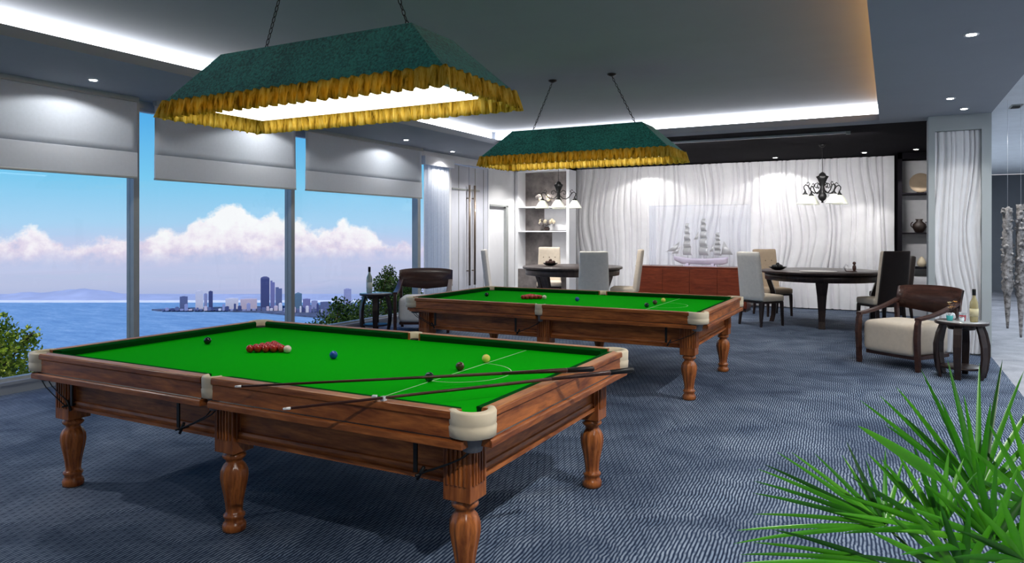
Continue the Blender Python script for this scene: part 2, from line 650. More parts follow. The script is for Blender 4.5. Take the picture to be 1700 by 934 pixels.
# soffit ring (left strip, right strip, near strip) and dark dining ceiling
TX0, TX1, TY0, TY1 = -6.1, -0.14, -1.4, 11.0
sf = MB()
sf.box(WX - 0.2, TX0, YN, TY1, ZC, ZC + 0.09)
sf.box(TX1, RX, YN, TY1, ZC, ZC + 0.09)
sf.box(TX0, TX1, YN, TY0, ZC, ZC + 0.09)
sf.box(WX - 0.2, TX0, TY1, YB + 0.2, ZC, ZC + 0.09)
sf.box(TX0, TX1, TY1, TY1 + 0.35, ZC, ZC + 0.09)
sf.box(TX1, RX, TY1, TY1 + 0.0001 + 0.35, ZC, ZC + 0.09)
struct('ceiling', sf, M['soffit'])
struct('ceiling_dining', MB().box(TX0, RX, TY1 + 0.35, YB + 0.2, ZC, ZC + 0.09), M['dark_ceiling'])
struct('ceiling_tray', MB().box(TX0 - 0.45, TX1 + 0.45, TY0 - 0.45, TY1 + 0.45, ZT, ZT + 0.1), M['tray'])
cw = MB()
cw.box(TX0 - 0.32, TX0 - 0.28, TY0 - 0.3, TY1 + 0.3, ZC + 0.09, ZT)
cw.box(TX1 + 0.28, TX1 + 0.32, TY0 - 0.3, TY1 + 0.3, ZC + 0.09, ZT)
cw.box(TX0 - 0.28, TX1 + 0.28, TY1 + 0.28, TY1 + 0.32, ZC + 0.09, ZT)
cw.box(TX0 - 0.28, TX1 + 0.28, TY0 - 0.32, TY0 - 0.28, ZC + 0.09, ZT)
struct('trim_1', cw, M['soffit'])
struct('ceiling_corridor', MB().box(RX, CX, YN, CY, ZC + 0.01, ZC + 0.1), mat('pale striped ceiling panel', (0.74, 0.80, 0.86), 0.6, var=0.05, scale=4))
struct('wall_back', MB().box(WX - 0.2, RX, YB, YB + 0.1, 0, ZC), M['dark_ceiling'])
struct('wall_corridor_end', MB().box(RX - 0.1, CX, CY, CY + 0.1, 0, ZC), mat('blue grey wall paint', (0.13, 0.145, 0.165), 0.7, var=0.05, scale=3))
struct('wall_corridor_right', MB().box(CX, CX + 0.1, YN, CY, 0, ZC), M['wall'])
struct('wall_right', MB().box(RX - 0.08, RX, 11.45, CY, 0, ZC), M['wall'])
struct('wall_near', MB().box(WX - 0.2, CX, YN - 0.1, YN, 0, ZC), mat('grey near wall paint', (0.25, 0.26, 0.29), 0.8))
# left wall beyond the windows
lw = MB()
lw.box(WX - 0.2, WX, 10.95, 12.0, 3.0, ZC)
lw.box(WX - 0.2, WX, 12.0, 14.45, 2.98, ZC)
lw.box(WX - 0.2, WX, 14.40, YB, 0, ZC)
lw.box(WX - 0.2, WX, 13.50, 13.56, 0, 2.98)
lw.box(WX - 0.2, WX, 13.56, 14.40, 2.19, 2.98)
lw.box(WX - 0.2, WX, 11.95, 12.02, 0, 3.0)
struct('wall_left', lw, M['wall'])
# cove light strips
tag(MB().box(TX0 - 0.27, TX0 - 0.25, TY0 - 0.2, TY1 + 0.2, ZC + 0.095, ZT - 0.012).build('cove_light', M['cove']),
    'long white cove light strip above the window side of the tray ceiling', 'light')
tag(MB().box(TX0 - 0.2, TX1 + 0.1, TY1 + 0.25, TY1 + 0.27, ZC + 0.095, ZT - 0.012).build('cove_light', M['cove']),
    'white cove light strip across the far end of the tray ceiling', 'light')
tag(MB().box(TX1 + 0.2, TX1 + 0.22, TY0, TY1 + 0.15, ZC + 0.095, ZC + 0.16).build('cove_light', M['cove_warm']),
    'warm amber cove light along the right side of the tray ceiling', 'light')

# windows
MY = [-2.5, 0.25, 2.75, 5.27, 7.72, 10.88]
ZH = 3.04
M['win_glass'] = thin_glass('window glass', (0.99, 1.0, 1.0), 0.02)
struct('trim_2', MB().box(WX - 0.12, WX + 0.02, YN, 10.95, ZH, ZC).box(WX - 0.2, WX - 0.12, YN, 10.95, ZH, ZC), M['alu'])
struct('baseboard_left', MB().box(WX - 0.2, WX + 0.05, YN, 10.95, 0, 0.11).box(WX - 0.02, WX + 0.06, YN, 10.95, 0.09, 0.12), M['soffit'])
for i in range(5):
    a, b_ = MY[i] + 0.035, MY[i + 1] - 0.035
    fr = MB()
    fr.box(WX - 0.08, WX + 0.0, a, b_, 0.11, 0.15).box(WX - 0.08, WX, a, b_, ZH - 0.03, ZH)
    w = struct('window_%d' % (i + 1), fr, M['alu'])
    gl = MB().box(WX - 0.045, WX - 0.035, a, b_, 0.13, ZH - 0.02).build('pane', M['win_glass'], w)
for i, y in enumerate(MY):
    wd = 0.035 if 0 < i < 5 else 0.045
    struct('trim_%d' % (i + 3), MB().box(WX - 0.10, WX + 0.03, y - wd, y + wd, 0.11, ZH), M['alu'])

# blinds
def blind(y0, y1, label):
    t = thing('roller_blind', label, 'blind', (WX + 0.14, (y0 + y1) / 2, 2.22), 0, 'pale blinds over the sea windows')
    h = (y1 - y0) / 2
    def f(u, v):
        return (0.004 * sin(u * 9 + v * 3), -h + 2 * h * u, 0.28 + (ZC - 2.5) * v)
    MB().grid(f, 30, 8).build('fabric', M['blind'], t, thick=0.006)
    MB().box(-0.010, 0.012, -h, h, 0.0, 0.285).build('hem', M['hem'], t, bevel=0.004)
    MB().box(-0.016, 0.018, -h, h, -0.012, 0.012).build('bottom_bar', M['alu'], t, bevel=0.004)
    MB().box(-0.03, 0.04, -h, h, ZC - 2.22 - 0.05, ZC - 2.22).build('headrail', M['alu'], t)
    return t


blind(2.85, 5.20, 'pale blind over the leftmost sea window, behind the near lamp fringe end')
blind(5.42, 7.66, 'pale blind over the middle sea window, directly behind the near lamp shade')
blind(7.86, 10.80, 'pale blind over the rightmost sea window, next to the sheer curtain')
blind(0.35, 2.70, 'pale blind beyond the left edge of the frame')

# sheer curtain by the end of the windows
def pleats(name, label, cat, y0, y1, z0, z1, x, amp, n, m_, along='y', wob=0.0, seed=1, group=None, direc=1):
    rnd = random.Random(seed)
    ph = [rnd.uniform(0, 6.28) for _ in range(12)]
    L = y1 - y0
    def f(u, v):
        s = y0 + L * u
        zz = z0 + (z1 - z0) * v
        w = wob * (sin(zz * 1.7 + ph[0] + s * 1.3) + 0.6 * sin(zz * 2.9 + ph[1] - s * 2.1) + 0.5 * sin(s * 3.1 + ph[2] + zz * 1.1))
        q = (s + w) / L * n * 2 * pi
        q += 1.4 * sin(q * 0.37 + ph[3]) + 0.9 * sin(q * 0.61 + ph[4])
        d = abs(sin(q / 2)) ** 0.7 * (0.75 + 0.25 * sin(q * 0.23 + ph[5]))
        d = amp * d * direc
        return (x + d, s, zz) if along == 'y' else (s, x + d, zz)
    o = MB().grid(f, int(n * 14), 44).build(name, m_, None)
    return tag(o, label, cat, group)


t = thing('sheer_curtain', 'white sheer curtain hanging in fine folds beside the last sea window', 'curtain', (WX + 0.02, 11.45, 0.02))
def shf(u, v):
    s = -0.44 + 0.88 * u
    return (0.02 + 0.018 * sin(s * 95) + 0.01 * sin(s * 41 + 1), s, 0.0 + 2.86 * v)
MB().grid(shf, 200, 6).build('drape', M['sheer'], t, thick=0.003)
MB().box(0, 0.10, -0.50, 0.50, 2.84, 3.0).build('pelmet', M['sheer_solid'], t)

# wardrobe style double door with long handles
d = struct('door_1', MB().box(WX - 0.06, WX - 0.01, 12.04, 12.70, 0.02, 2.96), mat('pale lavender door panel', (0.62, 0.64, 0.72), 0.4, var=0.10, scale=1.2))
MB().box(WX - 0.06, WX - 0.01, 12.72, 13.48, 0.02, 2.96).build('leaf', d.data.materials[0], d)
MB().box(WX - 0.012, WX + 0.012, 12.05, 13.12, 2.46, 2.49).build('crossbar', M['alu'], d)
for y in (12.62, 12.83):
    MB().tube([(WX + 0.06, y, 0.5), (WX + 0.06, y, 2.57)], 0.024, 10).tube([(WX - 0.01, y, 2.3), (WX + 0.06, y, 2.3)], 0.012).tube([(WX - 0.01, y, 0.8), (WX + 0.06, y, 0.8)], 0.012).build(
        'door_handle', mat('bronze handle', (0.20, 0.16, 0.13), 0.35, metal=0.6), d)
for y in (12.30, 12.95, 13.3):
    MB().box(WX - 0.011, WX - 0.002, y, y + 0.012, 0.05, 2.94).build('panel_groove', M['alu'], d)
d2 = struct('door_2', MB().box(WX - 0.09, WX - 0.05, 13.57, 14.34, 0.01, 2.18), mat('white door', (0.75, 0.76, 0.80), 0.4, var=0.02))
MB().box(WX - 0.09, WX + 0.012, 14.30, 14.40, 0.0, 2.19).build('door_jamb', M['alu'], d2)
MB().box(WX - 0.05, WX + 0.012, 13.56, 14.40, 2.17, 2.21).build('door_head', M['alu'], d2)

# ------------------------------------------------------------------ right column with curtain panel
cl = MB()
cx0, cx1, cy0, cy1 = 0.44, 1.14, 10.96, 11.5
cl.box(cx0, cx0 + 0.075, cy0, cy1, 0, 2.93)
cl.box(cx1 - 0.106, cx1, cy0, cy1, 0, 2.93)
cl.box(cx0, cx1, cy0, cy1, 2.93, ZC)
cl.box(cx0 + 0.075, cx1 - 0.106, cy0 + 0.1, cy1, 0, 2.93)
struct('wall_column', cl, mat('grey green column paint', (0.45, 0.49, 0.50), 0.6, var=0.03, scale=3))
def wavy(u, v, x0, x1, z0, z1, y, amp, lines, seed, mag):
    rnd = random.Random(seed)
    return None


def flow_panel(name, label, x0, x1, z0, z1, y, amp, n, seed, mag, m_, nu, nv, cat='wall panel'):
    """white cloth with long vertical folds that flow and swell like grain"""
    rnd = random.Random(seed)
    ph = [rnd.uniform(0, 6.28) for _ in range(10)]
    L = x1 - x0
    knots = [(rnd.uniform(x0, x1), rnd.uniform(z0 + .3, z1 - .3), rnd.uniform(0.10, 0.26), rnd.uniform(0.35, 0.9)) for _ in range(int(L * 2.2) + 1)]
    def f(u, v):
        x = x0 + L * u
        z = z0 + (z1 - z0) * v
        w = mag * (sin(z * 1.9 + ph[0] + x * 0.8) + 0.7 * sin(z * 3.1 + ph[1] - x * 1.7) + 0.4 * sin(x * 4.1 + z * 1.3 + ph[2]))
        for kx, kz, kr, kh in knots:
            dz = (z - kz) / kh
            if abs(dz) < 1.6:
                dx = (x - kx) / kr
                w += 0.45 * kr * math.tanh(dx * 1.2) * math.exp(-dx * dx * 0.30) * math.exp(-dz * dz * 1.5)
        q = (x + w) / L * n * 2 * pi
        q += 1.1 * sin(q * 0.31 + ph[3]) + 0.8 * sin(q * 0.53 + ph[4])
        a = 0.5 + 0.5 * sin(q)
        dd = amp * (1 - (1 - a) ** 5 * (0.65 + 0.35 * sin(q * 0.17 + ph[5])))
        return (x, y - dd, z)
    o = MB().grid(f, nu, nv).build(name, m_, None)
    return tag(o, label, cat)


flow_panel('wavy_curtain', 'tall white curtain panel with flowing folds set into the right column', cx0 + 0.078, cx1 - 0.109, 0.02, 2.925, cy0 + 0.098, 0.05, 7.5, 5, 0.03,
           M['white_cloth'], 150, 70, 'curtain')
flow_panel('wavy_curtain', 'wide white curtain with flowing folds covering the back wall behind the ship', -6.97, 0.06, 0.02, ZC - 0.02, YB - 0.03, 0.10, 50, 11, 0.045,
           M['white_cloth'], 900, 70, 'curtain')


# ------------------------------------------------------------------ shelf niches at the back
def shelf_unit(name, label, x0, x1, y0, y1, zs, m_frame, m_back, posts=True):
    t = thing(name, label, 'shelf', ((x0 + x1) / 2, y0, 0))
    h = (x1 - x0) / 2
    dpt = y1 - y0
    MB().box(-h, h, dpt - 0.03, dpt, 0, ZC - 0.01).build('back_panel', m_back, t)
    MB().box(-h, -h + 0.07, 0, dpt, 0, ZC - 0.01).build('side_panel', m_frame, t)
    MB().box(h - 0.07, h, 0, dpt, 0, ZC - 0.01).build('side_panel', m_frame, t)
    MB().box(-h, h, 0, dpt, ZC - 0.13, ZC - 0.01).build('top_panel', m_frame, t)
    MB().box(-h + 0.07, h - 0.07, 0.01, dpt - 0.03, 0, 0.75).build('base_panel', m_back, t)
    for z in zs:
        MB().box(-h + 0.07, h - 0.07, 0.02, dpt - 0.03, z, z + 0.03).build('shelf_board', m_frame, t)
    return t


M['stone_grey'] = mat('mottled taupe plaster', (0.17, 0.15, 0.145), 0.8, var=0.6, scale=3.0)
M['niche_white'] = mat('white lacquer', (0.70, 0.70, 0.72), 0.5, var=0.04)
su = shelf_unit('display_shelf', 'tall display shelf in the back left corner with taupe back panel', WX + 0.02, -6.36, 14.72, 15.15, (0.75, 1.60, 2.16), M['wall'], M['stone_grey'])
MB().box(0.10, 0.60, 0.36, 0.395, 0.79, 1.59).build('light_panel', M['niche_white'], su)
MB().box(-0.10, 0.60, 0.36, 0.395, 1.64, 2.15).build('light_panel', M['niche_white'], su)
shelf_unit('display_shelf', 'narrow white display shelf between the back curtain and the right column', 0.12, 0.98, 15.60, 16.1, (0.9, 1.56, 2.32), M['dark_ceiling'], M['niche_white'])

def plant_ball(loc, r, label, n=14, seed=3):
    rnd = random.Random(seed)
    t = thing('flower_arrangement', label, 'flowers', loc)
    MB().lathe([(0.03, 0), (0.06, 0.01), (0.075, 0.05), (0.05, 0.09), (0.055, 0.10)], n=16).build('vase', M['dark_wood'], t)
    for k in range(n):
        a = rnd.uniform(0, 6.28); e = rnd.uniform(-0.1, 1.0)
        p = (r * cos(a) * cos(e), r * 0.6 * sin(a) * cos(e), 0.16 + r * 0.55 * sin(e))
        MB().sphere(p, r * 0.24, 10, 6).build('blossom', M['leather'] if k % 2 else M['stone_grey'], t)
    return t


plant_ball((-7.02, 14.95, 1.63), 0.19, 'pale round blossoms in a dark vase on the middle shelf of the left display')
plant_ball((-7.1, 14.95, 2.19), 0.19, 'warm lit round blossoms in a dark vase on the top shelf of the left display', 12, 9)
t = thing('decorative_plate', 'tan round plate upright on the top shelf of the right display', 'plate', (0.50, 15.80, 2.35))
MB().lathe([(0.0, 0), (0.12, 0.0), (0.19, 0.025), (0.19, 0.032), (0.12, 0.012), (0, 0.012)], M=Matrix.Translation((0, 0, 0.19)) @ Matrix.Rotation(radians(80), 4, 'X'), n=28).build('plate', M['tan_up'], t)
MB().box(-0.06, 0.06, -0.04, 0.04, 0, 0.02).box(-0.012, 0.012, 0.0, 0.03, 0, 0.12).build('plate_stand', M['dark_wood'], t)
t = thing('vase', 'small dark two handled vase on the middle shelf of the right display', 'vase', (0.48, 15.78, 1.59))
MB().lathe([(0.05, 0), (0.07, 0.01), (0.12, 0.10), (0.11, 0.16), (0.05, 0.22), (0.07, 0.26)], n=20).build('body', M['brown_leather'], t)
MB().tube([(0.10 + 0.04 * sin(a), 0, 0.15 + 0.05 * cos(a)) for a in [i * pi / 6 for i in range(7)]], 0.01).build('handle', M['brown_leather'], t)
MB().tube([(-0.10 - 0.04 * sin(a), 0, 0.15 + 0.05 * cos(a)) for a in [i * pi / 6 for i in range(7)]], 0.01).build('handle', M['brown_leather'], t)
tag(MB().lathe([(0.03, 0), (0.07, 0.03), (0.08, 0.09), (0.05, 0.15), (0.02, 0.2)], (0.52, 15.78, 0.93), 18).build('figurine', M['leather']),
    'small cream ornament on the lowest shelf of the right display', 'ornament')


# ------------------------------------------------------------------ SNOOKER TABLE
HL, HW = 1.64, 0.945
ZR = 0.851


def snooker_table(label, loc):
    T = thing('snooker_table', label, 'snooker table', loc, 0)
    # slate / playing surface
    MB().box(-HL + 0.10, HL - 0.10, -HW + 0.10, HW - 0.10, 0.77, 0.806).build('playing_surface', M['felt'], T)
    pr = 0.052
    bed = ((-HL + 0.10, HL - 0.10), (-HW + 0.10, HW - 0.10))
    # top rails (wood) and face boards per segment, with moulding profile
    ox = 0.125   # corner stop
    mx = 0.040   # middle pocket half gap
    # profile: d from outer edge (0) inward, z
    prof_board = [(0.010, 0.735), (0.010, 0.815), (0.0, 0.822), (0.0, 0.845), (0.006, 0.851), (0.062, 0.851), (0.066, 0.845), (0.066, 0.735)]
    prof_ledge = [(-0.012, 0.700), (-0.012, 0.728), (-0.004, 0.735), (0.10, 0.735), (0.10, 0.700)]
    prof_groove = [(0.004, 0.728), (0.004, 0.733), (0.012, 0.742), (0.05, 0.742), (0.05, 0.728)]
    prof_cush = [(0.062, 0.804), (0.062, 0.8505), (0.100, 0.848), (0.112, 0.842), (0.108, 0.828), (0.100, 0.804)]
    segs = []
    for sgn in (-1, 1):
        for (a, b) in ((-HL + ox, -mx), (mx, HL - ox)):
            segs.append(('x', sgn, a, b))
        segs.append(('y', sgn, -HW + ox, HW - ox))
    for ax, sgn, a, b in segs:
        if ax == 'x':
            Mx = Matrix.Translation((0, sgn * HW, 0)) @ Matrix.Scale(-sgn, 4, (0, 1, 0))
            mw, mr = M['mahog'], M['rail']
        else:
            Mx = Matrix.Translation((sgn * HL, 0, 0)) @ Matrix.Rotation(pi / 2, 4, 'Z') @ Matrix.Scale(sgn, 4, (0, 1, 0))
            mw, mr = M['mahog_y'], M['rail_y']
        r = MB().sweep(prof_board, a, b, Mx).build('rail', mw, T, bevel=0.002)
        MB().sweep([(0.002, 0.8505), (0.008, 0.8525), (0.060, 0.8525), (0.064, 0.8505)], a, b, Mx).build('rail_top', mr, r)
        MB().sweep(prof_groove, a, b, Mx).build('moulding', M['dark_wood'], r)
        a2 = a + (0.0 if abs(a) > 0.1 else 0.012)
        b2 = b - (0.0 if abs(b) > 0.1 else 0.012)
        n = len(prof_cush)
        vs = []
        for (d, z) in prof_cush:
            k = (d - 0.062) / 0.05
            vs.append((a2 + 0.035 * k, d, z))
        for (d, z) in prof_cush:
            k = (d - 0.062) / 0.05
            vs.append((b2 - 0.035 * k, d, z))
        fs = [tuple(range(n)), tuple(range(n, 2 * n))[::-1]] + [((i + 1) % n, i, n + i, n + (i + 1) % n) for i in range(n)]
        MB().add(vs, fs, False, Mx).build('cushion', M['felt_shaded'], T)
    # long lower ledge per side (runs under the pockets)
    for ax, sgn, a, b in segs:
        Mx = (Matrix.Translation((0, sgn * HW, 0)) @ Matrix.Scale(-sgn, 4, (0, 1, 0))) if ax == 'x' else \
             (Matrix.Translation((sgn * HL, 0, 0)) @ Matrix.Rotation(pi / 2, 4, 'Z') @ Matrix.Scale(sgn, 4, (0, 1, 0)))
        e = 0.075
        a3 = a - (e if abs(a) > 0.1 else 0.012)
        b3 = b + (e if abs(b) > 0.1 else 0.012)
        MB().sweep(prof_ledge, a3 + (0.03 if abs(a) > .1 else 0), b3 - (0.03 if abs(b) > .1 else 0), Mx).build('ledge', M['mahog'] if ax == 'x' else M['mahog_y'], T, bevel=0.003)
    # apron (frame) set back
    ap = [(0.15, 0.49), (0.138, 0.494), (0.138, 0.512), (0.150, 0.516), (0.146, 0.530), (0.150, 0.545), (0.160, 0.549), (0.160, 0.699), (0.20, 0.699), (0.20, 0.49)]
    for ax, sgn, a, b in (('x', -1, -HL + .2, HL - .2), ('x', 1, -HL + .2, HL - .2), ('y', -1, -HW + .2, HW - .2), ('y', 1, -HW + .2, HW - .2)):
        Mx = (Matrix.Translation((0, sgn * HW, 0)) @ Matrix.Scale(-sgn, 4, (0, 1, 0))) if ax == 'x' else \
             (Matrix.Translation((sgn * HL, 0, 0)) @ Matrix.Rotation(pi / 2, 4, 'Z') @ Matrix.Scale(sgn, 4, (0, 1, 0)))
        MB().sweep(ap, a, b, Mx).build('apron', M['mahog'] if ax == 'x' else M['mahog_y'], T)
    MB().box(-HL + 0.19, HL - 0.19, -HW + 0.19, HW - 0.19, 0.66, 0.77).build('slate_bed', M['dark_wood'], T)
    MB().box(-HL + 0.07, HL - 0.07, -HW + 0.07, HW - 0.07, 0.735, 0.769).build('subframe', M['mahog'], T)
    # legs: fluted block + turned leg
    lp = [(0.050, 0.0), (0.060, 0.006), (0.062, 0.030), (0.056, 0.045), (0.047, 0.055), (0.050, 0.070), (0.056, 0.078), (0.056, 0.088), (0.046, 0.096),
          (0.043, 0.110), (0.047, 0.150), (0.056, 0.200), (0.067, 0.250), (0.073, 0.290), (0.071, 0.325), (0.058, 0.352), (0.044, 0.368),
          (0.041, 0.380), (0.054, 0.390), (0.062, 0.400), (0.060, 0.412), (0.050, 0.420), (0.052, 0.432)]
    lmesh = None
    for lx in (-HL + 0.185, 0.0, HL - 0.185):
        for ly in (-HW + 0.185, HW - 0.185):
            if lmesh is None:
                l = MB().lathe(lp, n=60, flute=10, depth=0.10, frange=(0.105, 0.345)).build('leg', M['mahog_z'], T, (lx, ly, 0))
                bx = MB().box(-0.07, 0.07, -0.07, 0.07, 0.43, 0.699)
                for k in range(5):
                    g = -0.045 + k * 0.0225
                    for (s_) in (-1, 1):
                        bx.box(g - 0.006, g + 0.006, s_ * 0.074 - 0.004, s_ * 0.074 + 0.004, 0.50, 0.699)
                        bx.box(s_ * 0.074 - 0.004, s_ * 0.074 + 0.004, g - 0.006, g + 0.006, 0.50, 0.699)
                blk = bx.build('leg_block', M['mahog_z'], l, bevel=0.003)
                lmesh = l
            else:
                dup(lmesh, (lx, ly, 0), par=T)
    # pockets
    def cap(cx, cy, ang, ro, ri, spread, top_ext, nm='pocket_cap'):
        """leather pocket cap: curved wall with rolled top, opening towards ang+pi"""
        vs, fs = [], []
        N = 22
        prof = [(ri, 0.842), (ri + 0.006, 0.8535), ((ri + ro) / 2, 0.857), (ro - 0.006, 0.8545), (ro, 0.846), (ro - 0.001, 0.80), (ro - 0.003, 0.793), (ro + 0.001, 0.787), (ro - 0.002, 0.745), (ro - 0.010, 0.742), (ri + 0.004, 0.744), (ri, 0.76)]
        n = len(prof)
        for i in range(N + 1):
            a = ang - spread + 2 * spread * i / N
            for r, z in prof:
                vs.append((cx + r * cos(a), cy + r * sin(a), z))
        for i in range(N):
            for k in range(n):
                k2 = (k + 1) % n
                fs.append((i * n + k, (i + 1) * n + k, (i + 1) * n + k2, i * n + k2))
        fs.append(tuple(range(n)))
        fs.append(tuple(range(N * n, (N + 1) * n))[::-1])
        o = MB().add(vs, fs, True).build(nm, M['leather'], T)
        MB().lathe([(ri * 0.55, 0.672), (ri * 0.66, 0.675), (ri * 0.98, 0.742), (ri * 0.98, 0.80)], (cx, cy, 0), 18).build('pocket_bucket', M['pocket_plastic'], o)
        MB().lathe([(ri * 0.99, 0.801), (ri * 0.995, 0.8085)], (cx, cy, 0), 24).build('pocket_hole', M['black_iron'], o)
        return o
    ci = 0.088
    for sx in (-1, 1):
        for sy in (-1, 1):
            cap(sx * (HL - ci), sy * (HW - ci), atan2(sy, sx), 0.104, 0.062, radians(100), 0)
    for sy in (-1, 1):
        cap(0, sy * (HW - 0.055), sy * pi / 2, 0.062, 0.034, radians(95), 0)
    # ball return rails below each pocket
    for (px, py, dx) in ((-HL + ci, -HW + ci, 1), (0, -HW + 0.055, -1), (HL - ci, -HW + ci, -1), (-HL + ci, HW - ci, 1), (0, HW - 0.055, -1), (HL - ci, HW - ci, -1)):
        sy = 1 if py < 0 else -1
        b = MB()
        ex, ez = px + dx * 0.25, 0.545
        yy = py - sy * 0.02 if abs(px) > 0.1 else py + sy * 0.0
        for o_ in (-0.018, 0.018):
            b.tube([(px, yy + o_, 0.675), (px + dx * 0.04, yy + o_, 0.64), (px + dx * 0.12, yy + o_, 0.60), (ex, yy + o_, ez)], 0.0035, 6)
        b.tube([(ex, yy - 0.04, ez), (ex, yy + 0.04, ez)], 0.006, 6)
        b.tube([(ex - dx * 0.015, yy, ez + 0.03), (ex + dx * 0.02, yy, ez - 0.03)], 0.008, 6)
        b.box(ex + dx * 0.03 - 0.01, ex + dx * 0.03 + 0.01, yy - 0.004, yy + 0.004, ez, 0.70, )
        b.build('ball_return_rail', M['black_iron'], T)
    # markings
    bk = HL - 0.685
    MB().box(bk - 0.003, bk + 0.003, -HW + 0.115, HW - 0.115, 0.8059, 0.8066).build('baulk_line', M['mark'], T)
    arc = MB()
    N = 28
    vs, fs = [], []
    for i in range(N + 1):
        a = -pi / 2 + pi * i / N
        for r in (0.287, 0.293):
            vs.append((bk + r * cos(a), r * sin(a), 0.8066))
    fs = [(2 * i, 2 * i + 1, 2 * i + 3, 2 * i + 2) for i in range(N)]
    arc.add(vs, fs)
    arc.build('baulk_semicircle', M['mark'], T)
    return T


T1 = (-3.12, 3.455)
T2 = (-3.22, 7.62)
t1 = snooker_table('mahogany snooker table nearest the camera, two cues lying across its rails', (T1[0], T1[1], 0))
t2 = dup(t1, (T2[0], T2[1], 0), 0, 'mahogany snooker table farther back, beyond the near one, without cues')
t2.scale = (1.04, 1.03, 1.0)

# balls
BR = 0.0255
ZF = 0.8062


def gloss(name, c):
    return mat(name, c, 0.12, var=0.03, spec=0.6)


BC = {'red': gloss('red ball', (0.42, 0.022, 0.014)), 'pink': gloss('pink ball', (0.80, 0.62, 0.55)), 'black': gloss('black ball', (0.008, 0.010, 0.010)),
      'blue': gloss('blue ball', (0.01, 0.07, 0.38)), 'brown': gloss('brown ball', (0.06, 0.035, 0.015)), 'yellow': gloss('yellow ball', (0.75, 0.68, 0.12)),
      'green': gloss('green ball', (0.005, 0.035, 0.025)), 'white': gloss('white ball', (0.85, 0.83, 0.75))}


def ball(c, x, y, label, group=None):
    o = MB().sphere((0, 0, BR), BR, 24, 14).build('snooker_ball', BC[c], None, (x, y, ZF))
    return tag(o, label, 'ball', group)


def balls(T, which, pos, sx):
    X, Y = T
    for c, dx, dy in pos:
        nm = {'pink': 'pale pink ball at the tip of the red triangle', 'black': 'black ball standing alone left of the reds', 'blue': 'blue ball alone at the middle of the cloth',
              'brown': 'dark brown ball at the middle of the baulk line', 'yellow': 'yellow ball on the baulk line', 'green': 'dark green ball at the near end of the baulk line'}[c]
        ball(c, X + dx * sx, Y + dy, nm + ' on the ' + which + ' table')
    rr = None
    for row in range(5):
        for k in range(row + 1):
            x = X + (-0.435) * sx - row * BR * 2 * 0.872
            y = Y + (k - row / 2) * BR * 2.02
            lab = 'red ball packed in the triangle of reds on the ' + which + ' snooker table'
            g = 'triangle of red balls on the ' + which + ' table'
            if row == 0:
                lab, g2 = 'red ball at the apex of the triangle, touching the pink, on the ' + which + ' table', None
            elif row == 4 and k == 0:
                lab = 'red ball at the near back corner of the triangle on the ' + which + ' table'
            elif row == 4 and k == 4:
                lab = 'red ball at the far back corner of the triangle on the ' + which + ' table'
            ball('red', x, y, lab, g)


balls(T1, 'near', [('pink', -0.382, 0.0), ('black', -1.15, 0.0), ('blue', 0.04, -0.03), ('brown', 0.94, 0.02), ('yellow', 0.945, 0.31), ('green', 0.955, -0.31)], 1.0)
balls(T2, 'far', [('pink', -0.382, 0.0), ('black', -1.15, 0.0), ('blue', 0.04, -0.03), ('brown', 0.92, 0.02), ('yellow', 0.93, 0.31), ('green', 0.93, -0.31)], 1.02)

# cues
def cue(tip, butt, label):
    tip, butt = Vector(tip), Vector(butt)
    t = thing('snooker_cue', label, 'cue', tip)
    d = butt - tip
    L = d.length
    d.normalize()
    t.rotation_euler = d.to_track_quat('Z', 'Y').to_euler()
    k = 0.72 * L
    MB().lathe([(0.0055, 0.03), (0.0085, k)], n=12).build('shaft', wood('cue shaft wood', (0.030, 0.009, 0.006), (0.09, 0.026, 0.016), 'Z'), t)
    MB().lathe([(0.0085, k), (0.0125, L - 0.16), (0.0128, L - 0.15)], n=14).build('butt', M['brown_wood'], t)
    MB().lathe([(0.0129, L - 0.15), (0.0150, L - 0.01), (0.011, L)], n=14).build('grip', M['black_iron'], t)
    MB().lathe([(0.0055, 0.004), (0.0062, 0.03)], n=12).build('ferrule', mat('white ferrule', (0.85, 0.85, 0.82), 0.4), t)
    MB().lathe([(0.0045, 0.0), (0.0052, 0.004)], n=12).build('tip', M['chalk'], t)
    return t


cue((-2.770, 2.395, 0.862), (-1.405, 3.585, 0.868), 'dark cue lying across the near table with its tip over the near rail')
cue((-2.229, 2.174, 0.866), (-1.205, 3.640, 0.8715), 'reddish cue lying across the near table, jutting out beyond both rails')

for k, (x, y) in enumerate(((-2.035, 2.528), (-1.985, 2.530))):
    t = MB().box(-0.011, 0.011, -0.011, 0.011, 0, 0.020).build('chalk_cube', M['chalk'], None, (x, y, 0.8530), 0.4 + k, bevel=0.002)
    tag(t, ('left' if k == 0 else 'right') + ' of the two small pale chalk cubes on the near rail', 'chalk')


# ------------------------------------------------------------------ SHADED TABLE LAMPS
def velvet():
    m = bpy.data.materials.new('dark green velvet')
    m.use_nodes = True
    t = NT(m.node_tree)
    b = t.n['Principled BSDF']
    tc = t.new('ShaderNodeTexCoord').outputs['Object']
    n = t.noise(tc, 60, 4, 0.7)
    n2 = t.noise(tc, 3, 2, 0.5)
    f = t.math('ADD', t.math('MULTIPLY', n.outputs['Fac'], 0.75), t.math('MULTIPLY', n2.outputs['Fac'], 0.25))
    t.link(t.ramp(f, [(0.40, (0.008, 0.11, 0.095)), (0.60, (0.042, 0.42, 0.33))]), b.inputs['Base Color'])
    b.inputs['Roughness'].default_value = 0.9
    b.inputs['Sheen Weight'].default_value = 0.25
    t.link(t.bump(n.outputs['Fac'], 0.4, 0.01), b.inputs['Normal'])
    return m


